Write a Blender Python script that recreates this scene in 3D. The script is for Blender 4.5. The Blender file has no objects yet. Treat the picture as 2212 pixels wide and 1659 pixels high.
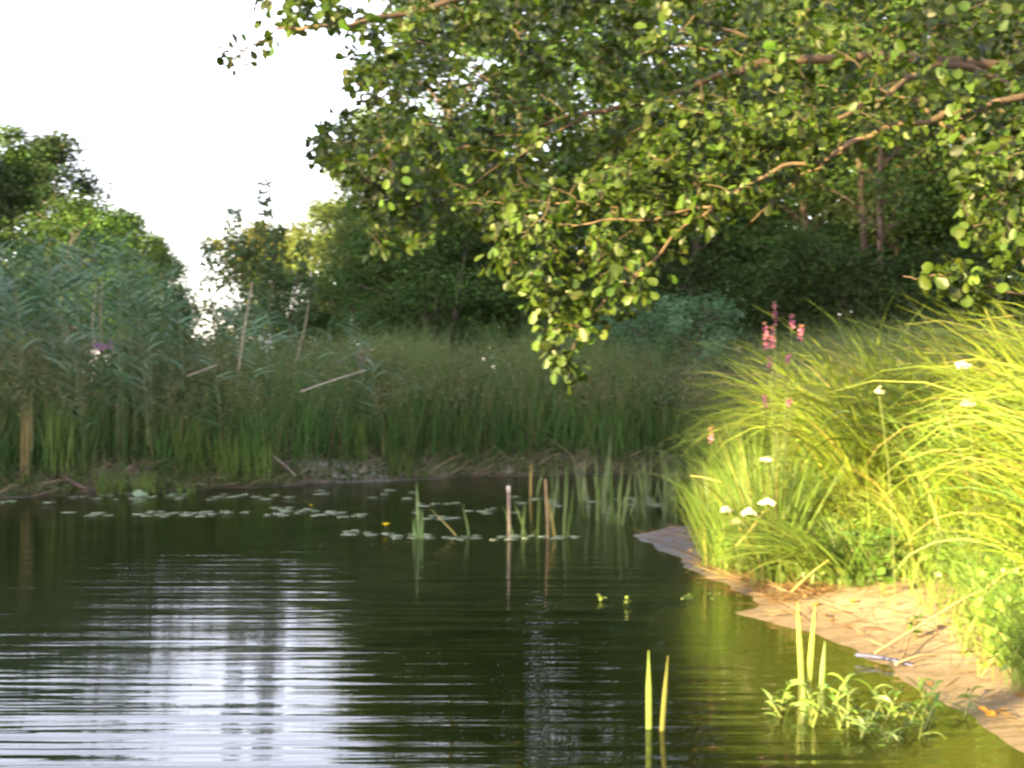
import bpy, math, random
import numpy as np
from mathutils import Vector
R = math.radians
random.seed(7)
rng = np.random.default_rng(7)
scene = bpy.context.scene
COL = scene.collection

# ------------------------------------------------------------ camera, sky, sun, exposure
cam_d = bpy.data.cameras.new("camera")
cam = bpy.data.objects.new("camera", cam_d); COL.objects.link(cam)
cam.location = (0, 0, 1.4)
cam.rotation_euler = (R(90), 0, 0)
cam_d.sensor_width = 36; cam_d.lens = 49.46
cam_d.clip_start = 0.05; cam_d.clip_end = 3000
cam_d.dof.use_dof = True                      # the photo is slightly out of focus all over
cam_d.dof.focus_distance = 1.05
cam_d.dof.aperture_fstop = 49.46 / 1.9        # about 1.9 mm pupil
cam_d.dof.aperture_ratio = 0.6
scene.camera = cam

SUN_AZ, SUN_EL = 50.0, 13.0                   # sun stands behind the camera, 50 deg to the left
S = Vector((-math.sin(R(SUN_AZ)) * math.cos(R(SUN_EL)), -math.cos(R(SUN_AZ)) * math.cos(R(SUN_EL)), math.sin(R(SUN_EL))))
world = bpy.data.worlds.new("World"); scene.world = world
world.use_nodes = True
wn = world.node_tree.nodes; wl = world.node_tree.links
bg = wn["Background"]
sky = wn.new("ShaderNodeTexSky"); sky.sky_type = 'NISHITA'; sky.sun_disc = False
sky.sun_elevation = R(SUN_EL)
sky.sun_rotation = math.atan2(S.x, S.y)
sky.air_density = 1.0; sky.dust_density = 0.6; sky.ozone_density = 1.0
hs_ = wn.new("ShaderNodeHueSaturation"); hs_.inputs["Saturation"].default_value = .55; wl.new(sky.outputs[0], hs_.inputs["Color"])
mw = wn.new("ShaderNodeMix"); mw.data_type = 'RGBA'; mw.blend_type = 'MULTIPLY'; mw.inputs[0].default_value = 1
wl.new(hs_.outputs[0], mw.inputs[6]); mw.inputs[7].default_value = (1.10, .97, 1.03, 1)      # milky summer evening haze
wl.new(mw.outputs[2], bg.inputs[0]); bg.inputs[1].default_value = 0.13
sun_d = bpy.data.lights.new("sun", 'SUN'); sun_d.energy = 5.0; sun_d.angle = R(0.5)
sun_d.color = (1.0, 0.80, 0.33)
sun = bpy.data.objects.new("sun", sun_d); COL.objects.link(sun)
sun.rotation_euler = S.to_track_quat('Z', 'Y').to_euler()
scene.view_settings.view_transform = 'Standard'
scene.view_settings.look = 'None'
scene.view_settings.exposure = 3.25
scene.view_settings.gamma = 1.0
scene.cycles.max_bounces = 7
scene.cycles.diffuse_bounces = 3
scene.cycles.glossy_bounces = 3
scene.cycles.transmission_bounces = 3
scene.cycles.transparent_max_bounces = 6
scene.cycles.caustics_reflective = False
scene.cycles.caustics_refractive = False
scene.cycles.sample_clamp_indirect = 6

F = 3039.0                                    # focal length in pixels of the 2212 px wide view the layout was measured in
def P(u, v, D):                               # a point seen at (u, v), D metres away
    return np.array([(u - 1106) / F * D, D, 1.4 - (v - 830) / F * D])
def W(u, v):                                  # the point of the water surface seen at (u, v)
    D = 1.4 * F / (v - 830)
    return np.array([(u - 1106) / F * D, D, 0.0])

# ------------------------------------------------------------ helpers
def tag(o, label=None, cat=None, group=None, kind=None):
    if label: o["label"] = label
    if cat: o["category"] = cat
    if group: o["group"] = group
    if kind: o["kind"] = kind
    return o
def empty(name, loc, rz=0.0, sc=1.0):
    o = bpy.data.objects.new(name, None); COL.objects.link(o)
    o.location = loc; o.rotation_euler = (0, 0, rz); o.scale = (sc, sc, sc)
    o.empty_display_size = 0.1
    return o
def quads(name, V, Q, mats, C=None, midx=None, smooth=False):
    me = bpy.data.meshes.new(name)
    V = np.asarray(V, dtype=np.float32); Q = np.asarray(Q, dtype=np.int32)
    me.vertices.add(len(V)); me.vertices.foreach_set("co", V.ravel())
    me.loops.add(Q.size); me.loops.foreach_set("vertex_index", Q.ravel())
    me.polygons.add(len(Q))
    me.polygons.foreach_set("loop_start", np.arange(0, Q.size, Q.shape[1], dtype=np.int32))
    me.polygons.foreach_set("loop_total", np.full(len(Q), Q.shape[1], dtype=np.int32))
    if midx is not None: me.polygons.foreach_set("material_index", np.asarray(midx, dtype=np.int32))
    if smooth: me.polygons.foreach_set("use_smooth", np.ones(len(Q), dtype=bool))
    if C is not None:
        a = me.attributes.new("tint", 'FLOAT_COLOR', 'POINT')
        c4 = np.ones((len(V), 4), dtype=np.float32); c4[:, :3] = C
        a.data.foreach_set("color", c4.ravel())
    me.update(); me.validate()
    for m in (mats if isinstance(mats, (list, tuple)) else [mats]): me.materials.append(m)
    return me
def obj(name, me, parent=None, loc=None, rz=None, sc=None):
    o = bpy.data.objects.new(name, me); COL.objects.link(o)
    if parent is not None: o.parent = parent
    if loc is not None: o.location = loc
    if rz is not None: o.rotation_euler = (0, 0, rz)
    if sc is not None: o.scale = (sc, sc, sc) if not hasattr(sc, "__len__") else sc
    return o
class Geo:
    def __init__(s): s.V = []; s.Q = []; s.C = []; s.n = 0
    def add(s, V, Q, C):
        V = np.asarray(V, float); s.V.append(V); s.Q.append(np.asarray(Q) + s.n)
        C = np.asarray(C, float); s.C.append(np.broadcast_to(C, V.shape).copy()); s.n += len(V)
    def mesh(s, name, mats, smooth=False):
        return quads(name, np.concatenate(s.V), np.concatenate(s.Q), mats, np.concatenate(s.C), smooth=smooth)
def norm(a):
    return a / np.maximum(np.linalg.norm(a, axis=-1, keepdims=True), 1e-9)
def ribbons(g, base, phi, L, lean, bend, w, C, segs=6, power=1.5, twist=None, tipc=None, r=rng):
    """N blades at once: each is a ribbon that starts at base, leans and arches towards azimuth phi."""
    N = len(base); phi = np.broadcast_to(phi, N); L = np.broadcast_to(L, N)
    lean = np.broadcast_to(lean, N); bend = np.broadcast_to(bend, N); w = np.broadcast_to(w, N)
    if twist is None: twist = r.uniform(-1.3, 1.3, N)
    t = np.linspace(0, 1, segs + 1)
    tm = (t[:-1] + t[1:]) / 2
    th = lean[:, None] + bend[:, None] * tm[None] ** power
    dl = (L / segs)[:, None]
    d = np.stack([np.sin(th) * np.cos(phi)[:, None], np.sin(th) * np.sin(phi)[:, None], np.cos(th)], -1)
    pos = np.concatenate([np.zeros((N, 1, 3)), np.cumsum(d * dl[..., None], 1)], 1) + base[:, None]
    side = np.stack([-np.sin(phi), np.cos(phi), np.zeros(N)], -1)[:, None]
    dd = np.concatenate([d, d[:, -1:]], 1)
    nrm = np.cross(side, dd)
    wv = np.cos(twist)[:, None, None] * side + np.sin(twist)[:, None, None] * nrm
    prof = np.minimum(1, (1 - t) * 2.2 + .06) * np.minimum(1, .6 + t * 2)
    wv = wv * (w[:, None] * prof[None])[..., None] / 2
    V = np.stack([pos - wv, pos + wv], 2).reshape(-1, 3)
    k = np.arange(segs)
    q = np.stack([2 * k, 2 * k + 1, 2 * k + 3, 2 * k + 2], -1)
    Q = (q[None] + (np.arange(N) * 2 * (segs + 1))[:, None, None]).reshape(-1, 4)
    C = np.broadcast_to(C, (N, 3))
    CC = np.repeat(C[:, None], segs + 1, 1)
    if tipc is not None:
        f = np.clip((t - .55) / .45, 0, 1)[None, :, None]
        CC = CC * (1 - f) + np.asarray(tipc) * f
    CC = np.repeat(CC[:, :, None], 2, 2).reshape(-1, 3)
    g.add(V, Q, CC)
    return pos
def leaves(g, pos, d, n, size, C, shape="round", r=rng):
    """N leaves: shape 'round' folded broad leaf, 'kite' a small far leaf, 'long' a willow leaf."""
    N = len(pos); d = norm(d); n = norm(n - (n * d).sum(-1, keepdims=True) * d); s = np.cross(d, n)
    size = np.broadcast_to(size, N)[:, None]
    if shape == "kite":
        pts = [(0, 0, 0), (.5, .36, .05), (1, 0, 0), (.45, -.36, .05)]
        faces = [(0, 1, 2, 3)]
    elif shape == "long":
        pts = [(0, 0, 0), (.33, .1, .03), (.7, .085, 0), (1, .0, -.12), (.7, -.085, 0), (.33, -.1, .03)]
        faces = [(0, 1, 4, 5), (1, 2, 3, 4)]
        faces = [(0, 1, 4, 5), (1, 2, 4, 4)]
        pts = [(0, 0, 0), (.3, .1, .04), (.72, .08, 0), (1, .015, -.14), (1, -.015, -.14), (.72, -.08, 0), (.3, -.1, .04)]
        faces = [(0, 1, 6, 0), (1, 2, 5, 6), (2, 3, 4, 5)]
        pts[0] = (0, .02, 0); pts.append((0, -.02, 0)); faces[0] = (0, 1, 6, 7)
    else:
        pts = [(0, 0, 0), (.55, 0, -.03), (1, 0, -.10),
               (.12, .20, .07), (.6, .40, .10), (.93, .24, 0),
               (.12, -.20, .07), (.6, -.40, .10), (.93, -.24, 0)]
        faces = [(0, 1, 4, 3), (1, 2, 5, 4), (0, 6, 7, 1), (1, 7, 8, 2)]
    K = len(pts); p = np.array(pts)
    V = pos[:, None] + (d[:, None] * p[None, :, :1] + s[:, None] * p[None, :, 1:2] + n[:, None] * p[None, :, 2:]) * size[:, None]
    Q = (np.array(faces)[None] + (np.arange(N) * K)[:, None, None]).reshape(-1, 4)
    CC = np.repeat(np.broadcast_to(C, (N, 3))[:, None], K, 1).reshape(-1, 3)
    g.add(V.reshape(-1, 3), Q, CC)
def tube(g, pts, rad, C, sides=6):
    pts = np.asarray(pts, float); m = len(pts); rad = np.broadcast_to(rad, m)
    t = norm(np.gradient(pts, axis=0))
    ref = np.array([0, 0, 1.0]) if abs(t[:, 2]).mean() < .8 else np.array([1.0, 0, 0])
    a = norm(np.cross(t, ref)); b = np.cross(t, a)
    an = np.linspace(0, 2 * np.pi, sides, endpoint=False)
    V = pts[:, None] + (a[:, None] * np.cos(an)[None, :, None] + b[:, None] * np.sin(an)[None, :, None]) * rad[:, None, None]
    i = np.arange(m - 1)[:, None] * sides; j = np.arange(sides)[None]; j2 = (j + 1) % sides
    Q = np.stack([i + j, i + j2, i + sides + j2, i + sides + j], -1).reshape(-1, 4)
    g.add(V.reshape(-1, 3), Q, C)
    top = (m - 1) * sides                     # close the ends with quads
    if sides == 4: g.add(V[-1], [[0, 1, 2, 3]], C); g.add(V[0], [[3, 2, 1, 0]], C)
    elif sides == 6:
        for e in (V[-1], V[0]): g.add(e, [[0, 1, 2, 3], [0, 3, 4, 5]], C)
    elif sides == 8:
        for e in (V[-1], V[0]): g.add(e, [[0, 1, 2, 3], [0, 3, 4, 7], [4, 5, 6, 7]], C)
def spline(pts, n):
    """Catmull-Rom resample to n points."""
    p = np.asarray(pts, float)
    if len(p) < 3:
        t = np.linspace(0, 1, n)[:, None]; return p[0] * (1 - t) + p[-1] * t
    p = np.concatenate([[2 * p[0] - p[1]], p, [2 * p[-1] - p[-2]]])
    m = len(p) - 3; u = np.linspace(0, m - 1e-6, n); i = u.astype(int); f = (u - i)[:, None]
    a, b, c, d = p[i], p[i + 1], p[i + 2], p[i + 3]
    return .5 * (2 * b + (c - a) * f + (2 * a - 5 * b + 4 * c - d) * f ** 2 + (3 * b - a - 3 * c + d) * f ** 3)
def vary(base, N, amt=.25, hue=.12, r=rng):
    c = np.asarray(base)[None] * (1 + r.uniform(-amt, amt, (N, 1)))
    return np.clip(c * (1 + r.uniform(-hue, hue, (N, 3))), 0, 1)

# ------------------------------------------------------------ materials
def nodes(name):
    m = bpy.data.materials.new(name); m.use_nodes = True
    nt = m.node_tree; return m, nt, nt.nodes, nt.links, nt.nodes["Principled BSDF"]
def foliage(name, trans=.35, rough=.5, spec=.35, tmul=(1.25, 1.3, .6)):
    m, nt, n, l, p = nodes(name)
    at = n.new("ShaderNodeAttribute"); at.attribute_name = "tint"
    oi = n.new("ShaderNodeObjectInfo")
    hs = n.new("ShaderNodeHueSaturation"); l.new(at.outputs["Color"], hs.inputs["Color"])
    mr = n.new("ShaderNodeMapRange"); mr.inputs["To Min"].default_value = .82; mr.inputs["To Max"].default_value = 1.2
    l.new(oi.outputs["Random"], mr.inputs["Value"]); l.new(mr.outputs[0], hs.inputs["Value"])
    l.new(hs.outputs[0], p.inputs["Base Color"])
    p.inputs["Roughness"].default_value = rough; p.inputs["Specular IOR Level"].default_value = spec
    tr = n.new("ShaderNodeBsdfTranslucent")
    mu = n.new("ShaderNodeMix"); mu.data_type = 'RGBA'; mu.blend_type = 'MULTIPLY'; mu.inputs[0].default_value = 1
    l.new(hs.outputs[0], mu.inputs[6]); mu.inputs[7].default_value = (*tmul, 1)
    l.new(mu.outputs[2], tr.inputs["Color"])
    mx = n.new("ShaderNodeMixShader"); mx.inputs[0].default_value = trans
    l.new(p.outputs[0], mx.inputs[1]); l.new(tr.outputs[0], mx.inputs[2])
    l.new(mx.outputs[0], n["Material Output"].inputs[0])
    return m
def solid(name, rough=.8, noise=12.0, lo=.6, hi=1.25, bump=.004, stretch=(1, 1, 1), spec=.3):
    m, nt, n, l, p = nodes(name)
    at = n.new("ShaderNodeAttribute"); at.attribute_name = "tint"
    tc = n.new("ShaderNodeTexCoord"); mp = n.new("ShaderNodeMapping"); mp.inputs["Scale"].default_value = stretch
    l.new(tc.outputs["Object"], mp.inputs[0])
    nz = n.new("ShaderNodeTexNoise"); nz.inputs["Scale"].default_value = noise; nz.inputs["Detail"].default_value = 5
    l.new(mp.outputs[0], nz.inputs["Vector"])
    mr = n.new("ShaderNodeMapRange"); mr.inputs["From Min"].default_value = .3; mr.inputs["From Max"].default_value = .7
    mr.inputs["To Min"].default_value = lo; mr.inputs["To Max"].default_value = hi
    l.new(nz.outputs[0], mr.inputs[0])
    mu = n.new("ShaderNodeMix"); mu.data_type = 'RGBA'; mu.blend_type = 'MULTIPLY'; mu.inputs[0].default_value = 1
    l.new(at.outputs["Color"], mu.inputs[6]); l.new(mr.outputs[0], mu.inputs[7]); l.new(mu.outputs[2], p.inputs["Base Color"])
    p.inputs["Roughness"].default_value = rough; p.inputs["Specular IOR Level"].default_value = spec
    bp = n.new("ShaderNodeBump"); bp.inputs["Distance"].default_value = bump; bp.inputs["Strength"].default_value = 1
    l.new(nz.outputs[0], bp.inputs["Height"]); l.new(bp.outputs[0], p.inputs["Normal"])
    return m
M_leaf = foliage("alder_leaf", .40, .42, .28)
M_far = foliage("far_leaf", .28, .7, .12)
M_grass = foliage("grass_blade", .3, .6, .12)
M_sedge = foliage("sedge_blade", .35, .42, .4)
M_reed = foliage("reed_leaf", .25, .45, .4, (1, 1.1, .8))
M_petal = foliage("petal", .3, .6, .2, (1, 1, 1))
M_bark = solid("bark", .85, 9, .55, 1.3, .02, (1, 1, .35))
M_wood = solid("dry_wood", .7, 30, .7, 1.2, .002, (1, 1, 1))
M_pad = solid("lily_pad_skin", .22, 8, .8, 1.2, .003, spec=.6)

# ------------------------------------------------------------ terrain
SH = [(1.94, 5.32), (1.91, 5.83), (1.86, 6.7), (1.83, 7.4), (1.62, 8.1), (1.38, 8.6), (1.50, 8.85), (1.62, 9.25), (1.46, 9.8),
      (1.36, 10.3), (1.32, 11.4), (1.22, 12.2), (1.12, 13.0), (1.72, 14.0), (2.36, 15.8), (2.8, 18.5), (2.8, 20.4), (2.16, 21.8), (1.05, 21.6),
      (0.2, 21.3), (-.74, 21.0), (-1.7, 20.3), (-2.65, 19.8), (-3.3, 19.0), (-3.77, 18.8), (-4.8, 18.0), (-5.8, 17.4), (-7, 16.9), (-9, 16), (-13, 13.5),
      (-16, 9), (-17, 3), (-17, -6), (-13, -13), (-2, -14), (3, -8), (3.4, -2), (3.0, 1.5), (2.5, 3.2), (2.06, 4.5)]
SHA = np.array(SH)
def sdf(x, y):
    """distance to the shoreline, positive on land"""
    p = np.stack([x, y], -1); a = SHA; b = np.roll(SHA, -1, 0)
    best = np.full(x.shape, 1e9); inside = np.zeros(x.shape, bool)
    for (a0, b0) in zip(a, b):
        e = b0 - a0; q = p - a0
        t = np.clip((q @ e) / (e @ e), 0, 1)
        dd = np.linalg.norm(q - t[..., None] * e, axis=-1); best = np.minimum(best, dd)
        c = ((a0[1] > y) != (b0[1] > y)) & (x < (b0[0] - a0[0]) * (y - a0[1]) / (b0[1] - a0[1] + 1e-12) + a0[0])
        inside ^= c
    return np.where(inside, -best, best) + .045 * np.sin(x * 4.1 + y * 2.7) * np.sin(y * 3.3 - x * 2.2) + .03 * np.sin(x * 9.7 + 2 * np.sin(y * 5.9))
def sm(a, b, x):
    t = np.clip((x - a) / (b - a), 0, 1); return t * t * (3 - 2 * t)
def wob(x, y):
    return (np.sin(x * 3.1 + y * 1.7) * np.sin(y * 2.3 - x * .9) * .5 + np.sin(x * 7.3 - y * 5.1 + 1) * .25 + np.sin(x * 1.1 + y * .6 + 2) * .5)
def height(x, y):
    d = sdf(x, y)
    right = sm(-.2, .8, x) * (1 - sm(17, 19.5, y))               # the sandy near bank
    low = sm(10.2, 12, y) * right                                 # the low spit beyond it
    hr = .13 * np.minimum(d, 1.3) + .28 * sm(.9, 2.2, d) + .22 * sm(2.2, 5, d)
    hr = hr * (1 - low) + low * (.06 * np.minimum(d, 2) + .25 * sm(.7, 2.0, d) + .15 * sm(2, 5, d))
    hf = .05 * np.minimum(d, .3) + .28 * sm(.15, .75, d) + .3 * sm(.8, 4, d)
    h = right * hr + (1 - right) * hf + .05 * sm(6, 14, d) * wob(x * .3, y * .3)
    h = h + .02 * wob(x * 1.5, y * 1.5) * sm(0, .8, d)
    rs = sm(.2, 1.2, x) * (1 - sm(9, 11, y))
    hw = -(.16 - .07 * rs) * np.minimum(-d, 1.6) - .5 * sm(.8 + rs, 4 + rs, -d)
    return np.where(d > 0, h, hw), d
def H(x, y):
    h, d = height(np.array([float(x)]), np.array([float(y)])); return float(h[0])
def axis(lo, hi, step, ext):
    core = np.arange(lo, hi + 1e-6, step); a = []; s = step; p = hi
    while p < ext: s *= 1.25; p += s; a.append(p)
    b = []; s = step; p = lo
    while p > -ext: s *= 1.25; p -= s; b.append(p)
    return np.array(b[::-1] + list(core) + a)
gx = axis(-8, 5, .07, 500); gy = axis(4, 24, .07, 500)
X, Y = np.meshgrid(gx, gy, indexing='ij')
Z, DD = height(X, Y)
Z = np.where((DD > 30), Z + 0.0, Z)
sand = sm(.6, 1.0, X) * (1 - sm(10.0, 11.0, Y)) * (1 - sm(1.6, 2.6, DD))
spit = sm(.6, 1.0, X) * sm(10.0, 11.0, Y) * (1 - sm(16, 17, Y)) * (1 - sm(.8, 1.3, DD))
mud = np.clip(1 - sand - spit, 0, 1) * (1 - sm(.5, 1.0, DD))
c_s = np.array([.30, .215, .145]); c_p = np.array([.25, .235, .23]); c_m = np.array([.125, .09, .062]); c_g = np.array([.06, .06, .028])
rest = np.clip(1 - sand - spit - mud, 0, 1)
CG = sand[..., None] * c_s + spit[..., None] * c_p + mud[..., None] * c_m + rest[..., None] * c_g
rs_ = sm(.2, 1.2, X) * (1 - sm(9, 11, Y))
silt = sm(.3 + .9 * rs_, 2.2 + .9 * rs_, -DD)[..., None]
CG = CG * (1 - silt) + silt * np.array([.05, .045, .02])
pale = (np.clip(wob(X * 1.2, Y * 2) - .25, 0, 1) * (1 - sm(.3, .6, DD)) * (Y > 16))[..., None]
CG = CG * (1 - pale) + pale * np.array([.33, .28, .22])
pale = np.clip(1.6 * np.exp(-((X + 2.05) / .85) ** 2 - ((Y - 20.35) / .38) ** 2), 0, 1)[..., None]      # bleached sand patch on the far shore
CG = CG * (1 - pale) + pale * np.array([.40, .36, .31])
nx, ny = X.shape
idx = np.arange(nx * ny).reshape(nx, ny)
Q = np.stack([idx[:-1, :-1], idx[1:, :-1], idx[1:, 1:], idx[:-1, 1:]], -1).reshape(-1, 4)
m, nt, n, l, p = nodes("bank_soil")
at = n.new("ShaderNodeAttribute"); at.attribute_name = "tint"
geo = n.new("ShaderNodeNewGeometry")
mp = n.new("ShaderNodeMapping"); mp.inputs["Scale"].default_value = (1.0, 2.2, 1.0); mp.inputs["Rotation"].default_value = (0, 0, R(25))
l.new(geo.outputs["Position"], mp.inputs[0])
n1 = n.new("ShaderNodeTexNoise"); n1.inputs["Scale"].default_value = 5; n1.inputs["Detail"].default_value = 9; n1.inputs["Roughness"].default_value = .65
l.new(mp.outputs[0], n1.inputs["Vector"])
n2 = n.new("ShaderNodeTexNoise"); n2.inputs["Scale"].default_value = 60; n2.inputs["Detail"].default_value = 4
l.new(mp.outputs[0], n2.inputs["Vector"])
cr = n.new("ShaderNodeValToRGB"); cr.color_ramp.elements[0].position = .32; cr.color_ramp.elements[0].color = (.6, .57, .53, 1)
cr.color_ramp.elements[1].position = .56; cr.color_ramp.elements[1].color = (1.1, 1.08, 1.05, 1)
l.new(n1.outputs[0], cr.inputs[0])
mu = n.new("ShaderNodeMix"); mu.data_type = 'RGBA'; mu.blend_type = 'MULTIPLY'; mu.inputs[0].default_value = .85
l.new(at.outputs["Color"], mu.inputs[6]); l.new(cr.outputs[0], mu.inputs[7])
sp = n.new("ShaderNodeSeparateXYZ"); l.new(geo.outputs["Position"], sp.inputs[0])
wet = n.new("ShaderNodeMapRange"); wet.inputs["From Min"].default_value = .01; wet.inputs["From Max"].default_value = .07
wet.inputs["To Min"].default_value = .55; wet.inputs["To Max"].default_value = 1
l.new(sp.outputs["Z"], wet.inputs["Value"])
mu2 = n.new("ShaderNodeMix"); mu2.data_type = 'RGBA'; mu2.blend_type = 'MULTIPLY'; mu2.inputs[0].default_value = 1
l.new(mu.outputs[2], mu2.inputs[6]); l.new(wet.outputs[0], mu2.inputs[7]); l.new(mu2.outputs[2], p.inputs["Base Color"])
wr = n.new("ShaderNodeMapRange"); wr.inputs["From Min"].default_value = .01; wr.inputs["From Max"].default_value = .08
wr.inputs["To Min"].default_value = .35; wr.inputs["To Max"].default_value = .9
l.new(sp.outputs["Z"], wr.inputs["Value"]); l.new(wr.outputs[0], p.inputs["Roughness"])
ad = n.new("ShaderNodeMath"); ad.operation = 'MULTIPLY_ADD'; ad.inputs[1].default_value = .15
l.new(n2.outputs[0], ad.inputs[0]); l.new(n1.outputs[0], ad.inputs[2])
bp = n.new("ShaderNodeBump"); bp.inputs["Distance"].default_value = .06; bp.inputs["Strength"].default_value = 1
l.new(ad.outputs[0], bp.inputs["Height"]); l.new(bp.outputs[0], p.inputs["Normal"])
tag(obj("ground", quads("ground", np.stack([X, Y, Z], -1).reshape(-1, 3), Q, m, CG.reshape(-1, 3), smooth=True)), kind="structure")

# ------------------------------------------------------------ water
m, nt, n, l, p = nodes("pond_water")
n.remove(p)
geo = n.new("ShaderNodeNewGeometry")
def wnoise(sx, sy, rot, scale, detail, dist=0.0):
    mp = n.new("ShaderNodeMapping"); mp.inputs["Scale"].default_value = (sx, sy, 1); mp.inputs["Rotation"].default_value = (0, 0, R(rot))
    l.new(geo.outputs["Position"], mp.inputs[0])
    t = n.new("ShaderNodeTexNoise"); t.inputs["Scale"].default_value = scale; t.inputs["Detail"].default_value = detail
    t.inputs["Distortion"].default_value = dist
    l.new(mp.outputs[0], t.inputs["Vector"]); return t.outputs[0]
def mad(a, k, c=None):
    x = n.new("ShaderNodeMath"); x.operation = 'MULTIPLY_ADD'; l.new(a, x.inputs[0]); x.inputs[1].default_value = k
    if c is None: x.inputs[2].default_value = 0
    else: l.new(c, x.inputs[2])
    return x.outputs[0]
a = mad(wnoise(.28, 3.2, 3, 1.6, 1.0), .0068)
a = mad(wnoise(.5, 6.0, -4, 1.7, 1.5), .0040, a)
a = mad(wnoise(1.2, 13.0, 2, 2.0, 1.0), .0009, a)
a = mad(wnoise(1.0, 2.0, 20, 2.5, 2.0), .0007, a)
bp = n.new("ShaderNodeBump"); bp.inputs["Strength"].default_value = 1; bp.inputs["Distance"].default_value = 1
l.new(a, bp.inputs["Height"])
gl = n.new("ShaderNodeBsdfGlossy"); gl.inputs["Roughness"].default_value = .015; l.new(bp.outputs[0], gl.inputs["Normal"])
tr = n.new("ShaderNodeBsdfTransparent"); tr.inputs["Color"].default_value = (.50, .54, .24, 1)
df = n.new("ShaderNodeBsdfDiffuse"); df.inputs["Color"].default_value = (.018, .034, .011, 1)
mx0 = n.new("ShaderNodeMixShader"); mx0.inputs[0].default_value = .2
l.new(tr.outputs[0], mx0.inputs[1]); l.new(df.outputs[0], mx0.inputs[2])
sx = n.new("ShaderNodeSeparateXYZ"); l.new(geo.outputs["Position"], sx.inputs[0])       # suspended silt plus the sunlit bank's reflection, painted into the diffuse colour
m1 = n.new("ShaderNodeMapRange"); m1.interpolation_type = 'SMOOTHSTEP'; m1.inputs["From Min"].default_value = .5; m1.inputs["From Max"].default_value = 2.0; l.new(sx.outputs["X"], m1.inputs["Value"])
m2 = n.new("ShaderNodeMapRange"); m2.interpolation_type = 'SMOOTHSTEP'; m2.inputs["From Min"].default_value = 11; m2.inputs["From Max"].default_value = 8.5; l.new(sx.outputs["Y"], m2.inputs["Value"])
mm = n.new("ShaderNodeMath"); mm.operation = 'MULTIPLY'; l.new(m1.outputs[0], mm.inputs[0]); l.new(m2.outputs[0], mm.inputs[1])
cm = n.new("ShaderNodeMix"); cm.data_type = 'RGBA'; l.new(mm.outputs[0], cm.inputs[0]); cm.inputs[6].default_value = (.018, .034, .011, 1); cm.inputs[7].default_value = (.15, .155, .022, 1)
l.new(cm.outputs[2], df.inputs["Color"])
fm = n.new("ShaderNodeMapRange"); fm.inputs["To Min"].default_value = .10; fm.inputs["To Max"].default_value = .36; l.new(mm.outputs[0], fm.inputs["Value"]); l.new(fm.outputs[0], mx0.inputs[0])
fr = n.new("ShaderNodeFresnel"); fr.inputs["IOR"].default_value = 1.40; l.new(bp.outputs[0], fr.inputs["Normal"])
mx = n.new("ShaderNodeMixShader"); l.new(fr.outputs[0], mx.inputs[0]); l.new(mx0.outputs[0], mx.inputs[1]); l.new(gl.outputs[0], mx.inputs[2])
l.new(mx.outputs[0], n["Material Output"].inputs[0])
wx = np.linspace(-24, 8, 9); wy = np.linspace(-18, 26, 9)
XX, YY = np.meshgrid(wx, wy, indexing='ij'); ii = np.arange(81).reshape(9, 9)
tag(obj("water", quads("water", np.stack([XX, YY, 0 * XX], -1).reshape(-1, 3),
    np.stack([ii[:-1, :-1], ii[1:, :-1], ii[1:, 1:], ii[:-1, 1:]], -1).reshape(-1, 4), m)), kind="structure")

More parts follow.
